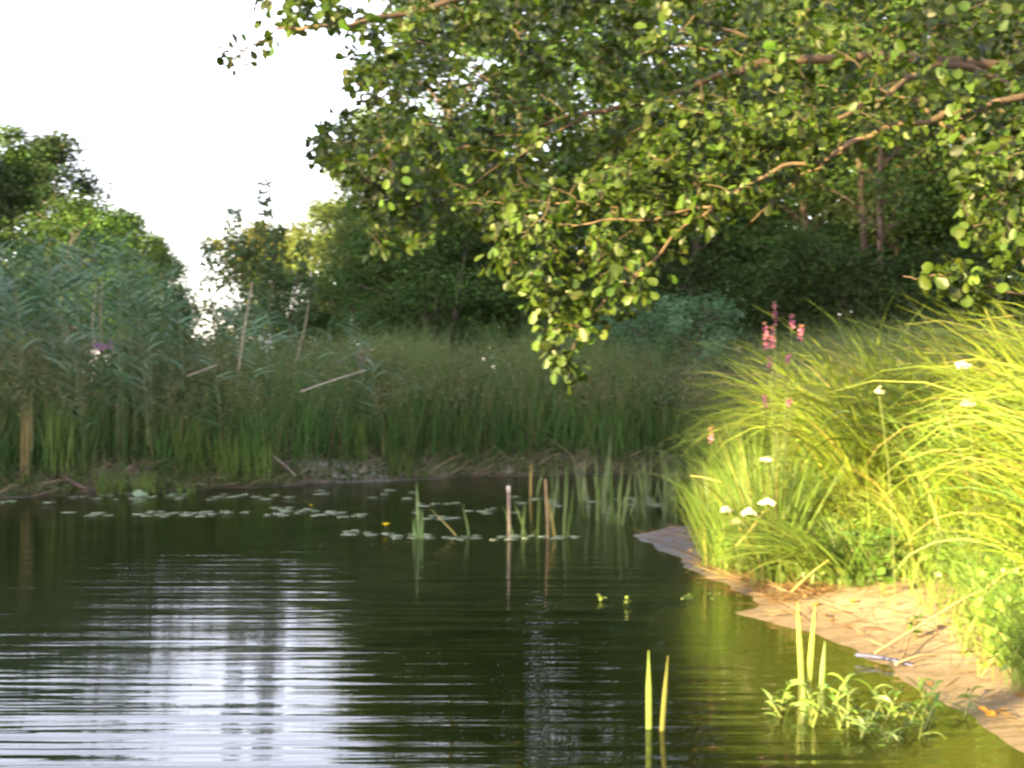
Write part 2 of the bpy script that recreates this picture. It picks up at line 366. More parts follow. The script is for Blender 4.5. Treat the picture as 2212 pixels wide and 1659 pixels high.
# ------------------------------------------------------------ trees
BARK = (.10, .075, .055)
def tree_meshes(seed, h, r, cb, ncl, nl, ls, col, sig=.42, shape="oval", trunk_r=.14, col2=None, stems=1, bark=BARK):
    r_ = np.random.default_rng(seed)
    gt = Geo(); gc = Geo()
    leans = []
    for s in range(stems):
        off = r_.normal(0, .18, 2) if stems > 1 else np.zeros(2)
        le = r_.normal(0, .35 if stems > 1 else .18, 2) * (1.6 if stems > 1 else 1)
        zz = np.linspace(-.2, h * .97, 10)
        px = off[0] + le[0] * (zz / h) ** 1.3 * r * .6 + .06 * np.sin(zz * 1.3 + seed)
        py = off[1] + le[1] * (zz / h) ** 1.3 * r * .6 + .06 * np.cos(zz * 1.1 + seed)
        pts = np.stack([px, py, zz], -1)
        tube(gt, pts, trunk_r * (1 - zz / h * .93).clip(.04, 1.2), bark, 8)
        leans.append(pts)
    for i in range(ncl):
        t = cb + (1 - cb) * r_.random() ** .85
        if shape == "oval": prof = math.sin(math.pi * min(1, ((t - cb) / (1 - cb)) ** .75 * .86 + .14)) ** .6
        elif shape == "spire": prof = (1 - (t - cb) / (1 - cb)) ** .8 + .06
        else: prof = math.sqrt(max(0, 1 - ((t - cb) / (1 - cb)) ** 2)) + .04
        an = r_.uniform(0, 2 * math.pi); rr = r * prof * (.35 + .65 * r_.random() ** .6) * (1 + .25 * math.sin(3 * an + seed + t * 4))
        stem = leans[i % stems]
        zc = t * h; k0 = np.interp(max(.1, zc - .5 * rr), stem[:, 2], np.arange(10))
        base = np.array([np.interp(k0, np.arange(10), stem[:, j]) for j in range(3)])
        kx = np.array([np.interp(zc, stem[:, 2], stem[:, j]) for j in (0, 1)])
        c = np.array([kx[0] + rr * math.cos(an), kx[1] + rr * math.sin(an), zc])
        mid = (base + c) / 2 + np.array([0, 0, .12 * rr])
        if i % 2 == 0 or ncl < 90:
            tube(gt, spline([base, mid, c], 5), np.linspace(trunk_r * .28, .008, 5), bark, 4)
        N = int(nl / ncl * r_.uniform(.5, 1.5)); sg = sig * r_.uniform(.7, 1.2)
        pos = c + r_.normal(0, 1, (N, 3)) * np.array([sg, sg, sg * .62])
        base_c = np.array(col) if (col2 is None or r_.random() < .6) else np.array(col2)
        C = vary(base_c * r_.uniform(.75, 1.25), N, .3, .1, r_)
        d = r_.normal(0, 1, (N, 3)) + np.array([0, 0, -.5]); nn = r_.normal(0, 1, (N, 3)) + np.array([0, 0, .8])
        leaves(gc, pos, d, nn, ls * r_.uniform(.7, 1.3, N), C, "kite", r_)
    return gt.mesh("trunk", M_bark, True), gc.mesh("crown", M_far)
GREEN = (.046, .088, .020); DARK = (.026, .046, .010); PALE = (.095, .120, .035); BLUEG = (.075, .135, .070); YEL = (.095, .10, .02)
T = {
    'alder': tree_meshes(1, 13.5, 3.0, .10, 150, 37500, 0.115, GREEN, .42, "oval", .16, (.048, .072, .015)),
    'alder2': tree_meshes(2, 12.0, 2.8, .22, 120, 26250, 0.115, GREEN, .40, "oval", .15, DARK),
    'open': tree_meshes(3, 13.0, 3.0, .42, 90, 17500, 0.115, (.043, .07, .016), .42, "oval", .14, GREEN),
    'bushy': tree_meshes(4, 7.0, 2.6, .04, 120, 27500, 0.108, GREEN, .38, "dome", .09, DARK, 3),
    'pale': tree_meshes(5, 7.5, 2.4, .08, 100, 21250, 0.108, PALE, .36, "oval", .09, (.075, .105, .032), 2),
    'spire': tree_meshes(6, 10.0, 1.9, .08, 120, 20000, 0.121, DARK, .32, "spire", .12, GREEN),
    'birch': tree_meshes(7, 10.0, 2.4, .10, 120, 25000, 0.115, (.026, .050, .020), .36, "oval", .11, (.045, .055, .02)),
    'shrub': tree_meshes(8, 3.0, 1.5, .03, 90, 15000, .06, BLUEG, .2, "dome", .03, (.055, .11, .05), 4),
    'dark': tree_meshes(9, 3.6, 2.0, .03, 90, 13000, .08, DARK, .28, "dome", .04, (.022, .038, .009), 4),
    'yellow': tree_meshes(10, 6.0, 2.2, .05, 80, 16250, 0.121, YEL, .33, "dome", .07, (.08, .10, .02), 3),
    'high': tree_meshes(12, 16.0, 3.0, .52, 80, 8000, .15, GREEN, .5, "oval", .16),
    'pole': tree_meshes(11, 14.0, 2.2, .34, 90, 11000, 0.115, GREEN, .45, "oval", .12, PALE, bark=(.10, .07, .05)),
}
def tree(kind, u, D, hgt, label, cat="tree", name=None, wide=1.0, group=None, rz=None, x=None):
    hs = {'alder': 13.5, 'alder2': 12, 'open': 13, 'bushy': 7, 'pale': 7.5, 'spire': 10, 'birch': 10, 'shrub': 3, 'dark': 3.6, 'yellow': 6, 'pole': 14, 'high': 16}
    xx = (u - 1106) / F * D if x is None else x
    s = hgt / hs[kind]
    e = empty(name or cat.replace(" ", "_"), (xx, D, H(xx, D) - .03), rng.uniform(0, 6.28) if rz is None else rz)
    e.scale = (s * wide, s * wide, s)
    tm, cm = T[kind]
    obj("trunk", tm, e); obj("crown", cm, e)
    tag(e, label, cat, group); return e

# left group beyond the reeds
tree('spire', 25, 52, 10.2, "dark narrow conical tree, tallest point of the left group, at the left edge", name="conifer")
tree('birch', 120, 56, 10.6, "rounded light green tree beside the dark conical tree behind the reeds", wide=1.2)
tree('birch', 68, 60, 10.4, "tree filling the gap between the dark conical tree and the rounded light green one")
tree('birch', -60, 50, 9.0, "green tree cut by the left edge of the picture behind the reeds", wide=1.2)
tree('alder2', 160, 50, 7.0, "low dark tree on the right flank of the left tree group", wide=1.2)
tree('pale', 285, 60, 8.0, "small pale yellowish tree just right of the left tree group", wide=.8)
tree('pale', 345, 57, 6.6, "small pale round tree between the left tree group and the sky gap", wide=.75)
tree('bushy', 110, 44, 6.3, "broad bush under the left tree group right behind the reeds", "bush", wide=1.3)
tree('bushy', 330, 40, 4.4, "low bush on the sky gap's left side behind the reeds", "bush", wide=.8)
# centre left
tree('yellow', 520, 46, 5.9, "sunlit yellow bush right of the sky gap, behind the thin spires", "bush", wide=.75)
tree('yellow', 610, 50, 6.2, "yellow green bush half behind the tall thin willow spires", "bush", wide=.7)
tree('pale', 700, 44, 6.4, "pale willow tree right of the thin spires, under open sky", wide=.9)
tree('pale', 815, 40, 8.4, "pale green willow beneath the gap in the overhanging leaves", wide=.85)
tree('pale', 750, 34, 4.6, "round light green bush in front of the pale willows", "bush", wide=.9)
tree('bushy', 640, 31, 3.3, "low green bush right behind the grass near the spires", "bush", wide=.8)
# centre
tree('alder', 1130, 31, 14.5, "tall leafy tree in the centre with its trunk above the hanging twig", wide=.95, rz=1.2)
tree('alder2', 975, 36, 13, "dense tree left behind the tall central tree", wide=.8)
tree('bushy', 950, 29, 5.4, "dark dense bush at the foot of the central tree, left side", "bush", wide=.95)
tree('bushy', 1230, 30, 5.0, "dark bush at the foot of the central tree, right side", "bush", wide=.9)
tree('open', 1330, 40, 12.5, "tall open crowned tree right of the central tree with sky in its top", wide=1.0)
tree('alder2', 1500, 34, 12, "tall green tree above the blue green willow shrub")
# right hand wood
labs = ["tall thin trunked tree in the wood, leftmost of the bare trunks", "thin trunked tree in the wood with its lower trunk lit orange",
        "slender dark trunked tree in the wood right of the lit trunk", "slender tree deep in the wood close to the right edge",
        "thin pole like tree between the lit trunk and the dark trunk", "thin bare trunk deep in the wood behind the lit trunk", "rightmost thin bare trunk of the wood"]
for (u, D, hh), lb in zip([(1742, 33, 14), (1868, 31, 14), (1935, 34, 13), (2100, 35, 13), (1905, 30, 12), (1830, 38, 14), (2190, 33, 13)], labs):
    tree('pole', u, D, hh, lb, group="bare trunked trees in the right hand wood")
tree('open', 1640, 38, 14.5, "tall leafy tree in the wood left of the bare trunks")
tree('alder2', 1800, 46, 15, "dense tree at the back of the wood behind the bare trunks", wide=1.1)
tree('alder', 2060, 48, 16, "dense tree at the back of the wood near the right edge")
tree('alder', 1620, 52, 12.5, "dense tall tree far back behind the willow shrub")
tree('alder2', 2260, 42, 15, "dense tree cut by the right edge of the picture")
tree('alder', 1420, 56, 13, "dense tall tree far back between the central tree and the wood")
tree('open', 2150, 29, 12, "leafy open tree in front of the right end of the wood")
tree('bushy', 1850, 40, 5.5, "dark bush filling the wood floor behind the bare trunks", "bush", wide=1.2)
tree('bushy', 1640, 36, 4.6, "dark bush behind the blue green willow shrub", "bush", wide=1.2)
tree('dark', 1760, 26, 3.1, "low dark shrub above the pink flower spikes", "shrub", wide=1.1)
tree('dark', 1950, 25, 3.2, "low dark shrub behind the arching sedge tips", "shrub", wide=1.2)
tree('dark', 2130, 24, 3.2, "low dark shrub behind the sedges at the right edge", "shrub", wide=1.2)
tree('dark', 1620, 28, 3.2, "low dark shrub right behind the blue green willow shrub", "shrub", wide=1.1)
tree('dark', 1330, 29, 3.0, "low dark shrub left behind the blue green willow shrub", "shrub", wide=1.1)
tree('shrub', 1470, 23.6, 2.45, "rounded blue green willow shrub on the far bank right of the hanging twig", "shrub", name="willow_shrub", wide=.9)
tree('bushy', 2050, 37, 6.5, "tall dark bush in the wood near the right edge", "bush", wide=1.2)
tree('alder2', 1760, 43, 14, "dense leafy tree in the wood, seen between the bare trunks' tops", wide=1.0)
tree('birch', 1560, 45, 9.5, "mid height green tree deep in the wood behind the willow shrub", wide=1.2)
tree('pale', 1010, 47, 9.5, "pale sunlit tree far behind, left of the central trunk", wide=.8)
tree('pale', 1290, 50, 10, "pale sunlit tree far behind the hanging alder twig", wide=.8)
tree('birch', 1930, 44, 8.5, "mid height green tree deep in the wood at the bare trunks", wide=1.1)
tree('bushy', 1740, 31, 4.3, "ragged bush at the front edge of the wood behind the pink spikes", "bush", wide=.8)
tree('bushy', 1500, 44, 7.5, "large dark bush at the back of the wood behind the willow shrub", "bush", wide=1.1)
tree('bushy', 1040, 38, 5.5, "dark bush filling the gap low behind the far grass left of the central trunk", "bush", wide=1.1)
tree('bushy', 1080, 42, 6.5, "large dark bush right behind the trunk of the central tree", "bush", wide=1.1)
tree('bushy', 1350, 45, 7, "large dark bush far behind the hanging alder twig", "bush", wide=1.1)
tree('bushy', 860, 44, 6, "dark bush far behind, left of the central tree", "bush", wide=1.0)
for i, (xx, yy, kd, hh) in enumerate([(12, 16, 'alder2', 11), (15, 22, 'alder', 13), (17, 29, 'alder2', 13), (11, 24, 'bushy', 6), (20, 20, 'bushy', 8), (13, 9, 'bushy', 7)]):
    tree(kd, 0, yy, hh, "leafy tree beyond the right edge of the picture", x=xx, group="trees beyond the right edge")
# thick line of trees on the near left bank, out of frame: throws the shade that lies over the far bank
pax = np.array([math.cos(R(SUN_AZ)), -math.sin(R(SUN_AZ))]); sax = np.array([S.x, S.y]) / math.hypot(S.x, S.y)
k = 0
for t_ in list(np.arange(-10.9, -36, -2.3)) + [-45.5, -47.8, -50.1, -52.4]:
    for row in (0, 1):
        r0 = 18 + row * 3.0 + (k * 37 % 10) * .12
        q = pax * (t_ - row * 1.1) + sax * r0
        e = tree(['alder', 'alder2', 'alder'][k % 3], 0, q[1], 14 + (k * 53 % 10) * .3, "tall leafy tree in the row on the near left bank",
                 x=q[0], group="tree row on the near left bank", wide=1.1)
        k += 1

for t_, r0 in ((-9.4, 17), (-8.3, 23), (-6.3, 18), (-3.4, 21), (3.4, 22)):  # added out of frame, crowns set high to shade the alder but not the bank
    q = pax * t_ + sax * r0
    tree('high', 0, q[1], 16, "unseen bare trunked tree with a high crown, added on the near left bank to shade the alder", x=q[0], group="high crowned shade trees added on the near left bank")
# thin upright willow shoots standing against the sky gap
def spire_shrub(seed, shoots):
    r_ = np.random.default_rng(seed); gs = Geo(); gf = Geo()
    for (dx, dy, h, lean) in shoots:
        zz = np.linspace(0, h, 9); pts = np.stack([dx + lean * (zz / h) ** 1.5, dy + .05 * np.sin(zz * 2), zz], -1)
        tube(gs, pts, np.linspace(.03, .006, 9), BARK, 6)
        N = int(210 * h); tt = r_.random(N) ** .8; zl = tt * h
        rad = .11 + .42 * np.clip(1 - tt, 0, 1) ** .8 * (.5 + .5 * np.sin(zl * 5 + dx * 9) ** 2)
        an = r_.uniform(0, 6.28, N); q = np.stack([np.interp(zl, zz, pts[:, 0]), np.interp(zl, zz, pts[:, 1]), zl], -1)
        off = np.stack([np.cos(an), np.sin(an), .6 + 0 * an], -1) * (rad * np.sqrt(r_.random(N)))[:, None]
        leaves(gf, q + off, off + r_.normal(0, .1, (N, 3)), r_.normal(0, 1, (N, 3)), r_.uniform(.06, .12, N), vary((.085, .13, .055), N, .3, .1, r_), "kite", r_)
    return gs.mesh("stem", M_bark), gf.mesh("leaves", M_far)
sm_, lm_ = spire_shrub(21, [(-.5, 0, 4.3, -.05), (0, .1, 4.8, .05), (.1, -.2, 3.9, .25), (-.9, .2, 3.5, -.2), (.4, 0, 3.6, .45), (-.2, .3, 3.6, -.1), (.75, .2, 2.9, .2)])
pt = P(565, 0, 28); e = empty("willow_sapling", (pt[0], 28, H(pt[0], 28))); obj("stem", sm_, e); obj("leaves", lm_, e)
tag(e, "tall thin upright willow shoots standing against the bright sky gap", "sapling")

# ------------------------------------------------------------ the overhanging alder
alder = empty("alder_tree", (5.2, 8.6, H(5.2, 8.6)))
tag(alder, "big alder leaning over the water from the right, its leafy limbs filling the top", "tree")
ab = np.array(alder.location)
ABARK = (.085, .056, .032)
limbs = []
def limb(pts, r0, r1, nseg=26):
    q = spline(np.array([P(*a) for a in pts]), nseg)
    q = q + .012 * np.sin(np.arange(nseg)[:, None] * np.array([1.9, 2.3, 1.4]) + len(limbs))
    g = Geo(); tube(g, q - ab, np.linspace(r0, r1, nseg) * .8 * (1 + .1 * np.sin(np.arange(nseg) * 2.3)), ABARK, 8)
    limbs.append(q); obj("limb", g.mesh("limb", M_bark, True), alder)
tp = np.array([[5.2, 8.6, H(5.2, 8.6) - .2], [5.1, 8.6, 1.4], [4.8, 8.55, 2.4], [4.3, 8.5, 3.0], [3.6, 8.4, 3.35]])
g = Geo(); tube(g, spline(tp, 16) - ab, np.linspace(.2, .10, 16), ABARK, 8); obj("trunk", g.mesh("trunk", M_bark, True), alder)
limbs.append(spline(tp, 16))
limb([(2400, 140, 8.4), (2212, 150, 8.3), (2050, 132, 8.4), (1900, 122, 8.5), (1700, 130, 8.8), (1600, 150, 9.0), (1500, 187, 9.2), (1400, 215, 9.4), (1280, 243, 9.6), (1190, 262, 9.8), (1090, 292, 10.1), (950, 330, 10.4), (830, 350, 10.6)], .045, .008, 40)
limb([(2300, 240, 8.4), (2180, 190, 8.2), (2092, 143, 8.1), (2014, 147, 8.0), (1960, 170, 8.0), (1922, 204, 7.9), (1872, 228, 7.9), (1760, 274, 7.8), (1648, 328, 7.9), (1575, 374, 8.0), (1480, 430, 8.1), (1380, 470, 8.2)], .032, .006, 34)
limb([(2420, 180, 8.4), (2250, 205, 7.6), (2111, 235, 7.5), (2053, 247, 7.5), (2010, 258, 7.5), (1937, 272, 7.5), (1891, 285, 7.5), (1841, 312, 7.5), (1760, 350, 7.5), (1687, 362, 7.5), (1629, 393, 7.5), (1559, 440, 7.5), (1505, 470, 7.5), (1430, 540, 7.6), (1340, 620, 7.6), (1270, 690, 7.6), (1225, 780, 7.6)], .026, .004, 40)
limb([(1841, 312, 7.5), (1795, 343, 7.6), (1744, 374, 7.7), (1690, 420, 7.9), (1600, 500, 8.1)], .012, .004, 14)
limb([(1559, 440, 7.5), (1420, 470, 7.6), (1288, 480, 7.7), (1180, 490, 7.8), (1110, 520, 7.8)], .010, .003, 16)
limb([(1480, 430, 8.1), (1330, 445, 8.1), (1215, 436, 8.1), (1130, 438, 8.2), (1050, 440, 8.2)], .010, .003, 16)
limb([(2300, -40, 8.4), (2000, -60, 8.2), (1700, -80, 8.2), (1400, -70, 8.3), (1150, -30, 8.4), (950, 10, 8.3), (800, 45, 8.2), (700, 60, 8.0), (620, 62, 8.0), (540, 100, 8.0), (500, 140, 8.0)], .04, .004, 40)
limb([(1190, 262, 9.8), (1050, 180, 9.6), (950, 110, 9.4), (850, 90, 9.2), (770, 110, 9.0)], .012, .004, 16)
limb([(1700, 130, 8.8), (1560, 60, 9.2), (1400, 10, 9.6), (1250, -20, 10)], .016, .004, 16)
limb([(2300, 240, 8.4), (2140, 340, 7.6), (2091, 309, 7.6), (1991, 231, 8.0), (1900, 190, 8.4)], .03, .008, 16)
limb([(2330, 330, 8.4), (2280, 420, 7.4), (2212, 470, 7.2), (2120, 500, 7.0)], .018, .004, 14)
limb([(2330, 520, 7.6), (2212, 628, 6.8), (2100, 610, 6.7), (2010, 598, 6.7), (1950, 602, 6.7)], .009, .003, 16)
limb([(1280, 243, 9.6), (1130, 330, 9.8), (1010, 400, 10.0), (900, 430, 10.2), (840, 500, 10.2)], .010, .004, 16)
def inpoly(u, v, poly):
    x, y = u, v; c = np.zeros(u.shape, bool); n_ = len(poly)
    for i in range(n_):
        (x0, y0), (x1, y1) = poly[i], poly[(i + 1) % n_]
        c ^= ((y0 > y) != (y1 > y)) & (x < (x1 - x0) * (y - y0) / (y1 - y0 + 1e-9) + x0)
    return c
def region(poly, n_, D0, D1):
    pu = [p_[0] for p_ in poly]; pv = [p_[1] for p_ in poly]; out = []
    while len(out) < n_:
        u = rng.uniform(min(pu), max(pu), 400); v = rng.uniform(min(pv), max(pv), 400)
        ok = inpoly(u, v, poly); out += list(zip(u[ok], v[ok]))
    return [P(u, v, rng.uniform(D0, D1)) for u, v in out[:n_]]
cl = []
cl += region([(900, -60), (930, 60), (760, 70), (640, 75), (560, 110), (500, 160), (490, 120), (515, 20), (540, -60)], 34, 7.8, 8.5)
cl += region([(745, 40), (900, -60), (1400, -120), (1420, 300), (1250, 470), (1000, 480), (860, 430), (700, 370), (650, 330), (690, 270), (745, 200)], 700, 8.6, 12.5)
cl += region([(770, 380), (1000, 420), (980, 500), (830, 560), (790, 500)], 46, 9.5, 11)
cl += region([(1350, -120), (2330, -120), (2330, 330), (1950, 300), (1650, 400), (1400, 460)], 640, 7.2, 11.5)
cl += region([(1950, 240), (1780, 350), (1500, 520), (1400, 650), (1290, 700), (1180, 640), (1080, 590), (1040, 520), (1045, 420), (1300, 360), (1500, 250)], 290, 7.3, 9.2)
cl += region([(1150, 620), (1280, 640), (1290, 720), (1230, 830), (1170, 830)], 30, 7.4, 7.9)
cl += region([(2090, 280), (2330, 250), (2330, 620), (2180, 560), (2060, 480)], 120, 6.4, 8.6)
cl += region([(1950, 590), (2060, 575), (2190, 590), (2190, 625), (2000, 628)], 12, 6.6, 6.9)
cl = np.array(cl)
nodes_p = np.concatenate(limbs)
dmin = np.array([np.linalg.norm(nodes_p - c, axis=1).min() for c in cl])
gt = Geo(); gl_ = Geo()
pool = [nodes_p]
poolA = nodes_p
for ci in np.argsort(dmin):
    c = cl[ci]
    dist = np.linalg.norm(poolA - c, axis=1) + .25 * np.abs(poolA[:, 2] - c[2])
    b = poolA[dist.argmin()]
    L = np.linalg.norm(c - b)
    side = rng.normal(0, .07 * L + .01, 3)
    q = spline([b, b * .6 + c * .4 + side + np.array([0, 0, .07 * L]), c], 6)
    tube(gt, q - ab, np.linspace(.0035 + .003 * min(L, 1), .0016, 6), (.09, .062, .038), 4)
    poolA = np.concatenate([poolA, q[2:]])
    N = rng.integers(9, 18)
    tt = rng.uniform(.45, 1.05, N)[:, None]
    base = b * (1 - tt) + c * tt + rng.normal(0, .036, (N, 3))
    d = rng.normal(0, .8, (N, 3)) + np.array([0, 0, -.8]) + norm(c - b) * .6
    nn = rng.normal(0, .75, (N, 3)) + np.array([-.1, -.1, .9])
    leaves(gl_, base - ab, d, nn, rng.uniform(.028, .078, N), vary(np.array((.050, .080, .012)) * rng.uniform(.4, 1.5), N, .3, .15), "round")
obj("twigs", gt.mesh("twigs", M_bark), alder)
obj("foliage", gl_.mesh("foliage", M_leaf), alder)

# ------------------------------------------------------------ far bank grass
def land_points(n_, x0, x1, y0, y1, d0, d1, seed=3):
    r_ = np.random.default_rng(seed); out = []
    tot = 0
    while tot < n_:
        x = r_.uniform(x0, x1, 20000); y = r_.uniform(y0, y1, 20000)
        h, d = height(x, y); ok = (d > d0) & (d < d1)
        out.append(np.stack([x, y, h, d], -1)[ok]); tot += ok.sum()
    return np.concatenate(out)[:n_]
def far_ok(q): return q[(q[:, 1] > 15.8) & ~((q[:, 0] > 1.2) & (q[:, 1] < 18.5))]
g = Geo()
q = far_ok(land_points(66000, -11, 9, 15, 27, .38, 5.0, 5))
keep = rng.random(len(q)) < np.clip(1.15 - (q[:, 3] - .4) * .17, .2, 1) * np.clip(.55 + .9 * wob(q[:, 0] * 1.7, q[:, 1] * 1.1), .18, 1)
q = q[keep]; N = len(q)
patch = wob(q[:, 0] * .9 + 3, q[:, 1] * .5)
hh = (1.42 + .14 * np.exp(-((q[:, 0] + .5) / 3.5) ** 2) + .16 * patch + .16 * wob(q[:, 0] * .37 + 5, q[:, 1] * .2) + rng.uniform(-.4, .35, N)) * (.62 + .38 * sm(.4, 1.6, q[:, 3])) * (1 + .22 * sm(-4, -1, q[:, 0]))
base_c = np.where((rng.random(N) < .12)[:, None], np.array([[.14, .11, .05]]), np.array([[.060, .128, .030]]) * (1 + .35 * patch[:, None]))
C = base_c * (1 + rng.uniform(-.3, .3, (N, 1))) * (1 + rng.uniform(-.1, .1, (N, 3)))
ribbons(g, q[:, :3], rng.uniform(0, 6.28, N), hh, rng.uniform(0, .22, N), rng.uniform(.1, 1.0, N), rng.uniform(.006, .012, N), np.clip(C, .01, 1), 5, 1.8,
        tipc=(.105, .145, .055))
q2 = q[rng.random(len(q)) < .5]; N = len(q2)     # flowering culms with loose brownish heads
pos = ribbons(g, q2[:, :3], rng.uniform(2.2, 4.2, N), rng.uniform(1.35, 1.75, N) * (.75 + .25 * sm(.4, 1.6, q2[:, 3])), rng.uniform(0, .2, N), rng.uniform(.05, .35, N), .005, (.07, .08, .03), 4)
for kk in range(7):
    f = rng.uniform(.76, 1.0, (N, 1))
    pp = pos[:, -2] * (1 - (f - .75) * 4) + pos[:, -1] * (f - .75) * 4
    leaves(g, pp + rng.normal(0, .02, pp.shape), rng.normal(0, 1, pp.shape) + [0, 0, .9], rng.normal(0, 1, pp.shape), rng.uniform(.018, .045, N), vary((.13, .13, .062), N, .3, .1), "kite")
tag(obj("bank_grass", g.mesh("bank_grass", M_grass)), "tall dusky green grass with brownish tops along the far bank", "grass", kind="stuff")
g = Geo()                                       # weeds low on the far bank, broad little leaves
q = far_ok(land_points(9000, -10, 8, 15, 25, .15, 1.8, 6)); q = q[wob(q[:, 0] * 2.1, q[:, 1] * 1.4) > -.25]; N = len(q)
hz = rng.uniform(.05, .75, N) * sm(.1, .7, q[:, 3])
for kk in range(3):
    leaves(g, q[:, :3] + np.stack([rng.normal(0, .05, N), rng.normal(0, .05, N), hz * rng.uniform(.4, 1, N)], -1), rng.normal(0, 1, (N, 3)), rng.normal(0, .6, (N, 3)) + [0, 0, 1], rng.uniform(.03, .07, N),
           vary((.035, .085, .018), N, .35, .15), "kite")
q = far_ok(land_points(5200, -10, 8, 15, 25, .02, .5, 7)); N = len(q)
ribbons(g, q[:, :3], rng.uniform(0, 6.28, N), rng.uniform(.1, .45, N), rng.uniform(.1, .9, N), rng.uniform(.2, 1.4, N), .009, vary((.09, .13, .035), N, .4, .15), 3)
tag(obj("bank_weeds", g.mesh("bank_weeds", M_grass)), "short leafy weeds and grass at the foot of the far bank", "weeds", kind="stuff")
g = Geo()                                       # straw, roots and dead stalks on the mud edge
q = far_ok(land_points(2400, -10, 8, 15, 25, .02, .9, 8)); N = len(q)
ribbons(g, q[:, :3] + [0, 0, .01], rng.uniform(0, 6.28, N), rng.uniform(.15, .6, N), rng.uniform(.8, 1.5, N), rng.uniform(-.1, .5, N), .010, vary((.22, .16, .10), N, .5, .1), 3)
tag(obj("dead_straw", g.mesh("dead_straw", M_wood)), "brown dead straw and stalks lying on the muddy far shore", "straw", kind="stuff")

# meadow cover behind
g = Geo()
q = land_points(26000, -22, 22, 20, 42, 3.5, 40, 9); N = len(q)
ribbons(g, q[:, :3], rng.uniform(0, 6.28, N), rng.uniform(.5, 1.1, N), rng.uniform(0, .3, N), rng.uniform(.1, .9, N), .02, vary((.04, .07, .02), N, .35, .12), 3)
tag(obj("meadow_grass", g.mesh("meadow_grass", M_grass)), "dull green meadow grass between the far bank and the trees", "grass", kind="stuff")

# ------------------------------------------------------------ reeds on the far bank, left
def reed_mesh(seed, h):
    r_ = np.random.default_rng(seed); gs = Geo(); gf = Geo()
    zz = np.linspace(0, h, 9); bend = r_.uniform(-.15, .25)
    pts = np.stack([-bend * (zz / h) ** 2, r_.uniform(-.1, .1) * (zz / h) ** 2, zz], -1)
    tube(gs, pts, np.linspace(.008, .004, 9), (.12, .14, .06), 4)
    n_ = int(h * 7); zl = np.linspace(.25 * h, .98 * h, n_); b = np.stack([np.interp(zl, zz, pts[:, j]) for j in range(3)], -1)
    az = np.where(r_.random(n_) < .65, r_.normal(math.pi, .6, n_), r_.normal(0, .7, n_))
    ribbons(gf, b, az, r_.uniform(.3, .5, n_), r_.uniform(.5, .9, n_), r_.uniform(.5, 1.2, n_), r_.uniform(.018, .030, n_), vary((.075, .140, .068), n_, .3, .1, r_), 5, r=r_)
    return gs.mesh("stem", M_wood), gf.mesh("leaves", M_reed)
RV = [(hh_, reed_mesh(40 + i, hh_)) for i, hh_ in enumerate((3.2, 2.9, 3.5, 2.5, 3.0))]
def reed(x, y, h, label, group, rz):
    hh_, (a_, b_) = RV[rng.integers(0, 5)]
    e = empty("reed", (x, y, H(x, y) - .02), rz); s = h / hh_; e.scale = (1, 1, s)
    obj("stem", a_, e); obj("leaves", b_, e)
    tag(e, label, "reed", group); return e
cnt = 0; r_ = np.random.default_rng(77)
while cnt < 170:
    u = r_.uniform(-120, 430); D = r_.uniform(18.6, 22.8); x = (u - 1106) / F * D
    d_ = sdf(np.array([x]), np.array([D]))[0]
    if d_ < .7: continue
    top = np.interp(u, [-150, 0, 100, 200, 300, 370, 430], [545, 540, 515, 500, 525, 570, 650]) + abs(r_.normal(0, 55))
    h = 1.4 + (830 - top) / F * D - H(x, D)
    if h < .9: continue
    reed(x, D, h, "tall blue green reed with leaves blown sideways in the dense stand on the left", "reeds in the stand on the far left bank", r_.normal(0, .5)); cnt += 1
cnt = 0
while cnt < 34:
    u = r_.uniform(430, 900); D = r_.uniform(19.8, 22.5); x = (u - 1106) / F * D
    if sdf(np.array([x]), np.array([D]))[0] < .6: continue
    top = np.interp(u, [430, 520, 650, 900], [610, 590, 650, 710]) + abs(r_.normal(0, 50))
    reed(x, D, 1.4 + (830 - top) / F * D - H(x, D), "single blue green reed rising out of the far bank grass", "scattered reeds in the far bank grass", r_.normal(0, .6)); cnt += 1
for (u, v, D) in [(180, 1062, 18.2), (480, 1040, 19.2), (560, 1020, 19.6)]:
    x = (u - 1106) / F * D
    reed(x, D, 2.0 if u < 300 else 1.7, {180: "green reed with a kinked stalk at the water's edge in front of the left stand",
        480: "short leafy reed at the water's edge left of the pale fallen cane", 560: "short reed at the bank edge closest to the pale fallen cane"}[u], None, 0)

def cane(name, pts, r, C, label, cat, group=None, sides=6, tip=.6, mat=None):
    q = spline(pts, 12); b = q[0].copy(); g_ = Geo(); tube(g_, q - b, np.linspace(r, r * tip, 12), C, sides)
    return tag(obj(name, g_.mesh(name, mat or M_wood), loc=b), label, cat, group)
cane("dead_reed", [P(220, 760, 19.2), P(218, 680, 19.2), P(222, 600, 19.3)], .015, (.33, .28, .19), "pale upright dead cane in the middle of the left reeds", "cane")
cane("dead_reed", [P(205, 770, 19.5), P(200, 700, 19.5), P(208, 620, 19.6)], .012, (.42, .34, .25), "thin pale dead cane close left of the thicker one in the reeds", "cane")
cane("dead_reed", [P(515, 800, 19.8), P(528, 710, 19.8), P(545, 610, 19.9)], .015, (.30, .26, .17), "pale slanting dead cane right of the sky gap", "cane")
cane("dead_reed", [P(640, 780, 20.2), P(655, 720, 20.2), P(668, 650, 20.3)], .010, (.24, .2, .13), "thin brownish dead cane right of the pale slanting cane", "cane")
cane("dead_reed", [P(650, 846, 19.7), P(720, 822, 19.7), P(788, 800, 19.8)], .010, (.38, .33, .28), "pale broken cane lying slanted across the far bank grass", "cane")
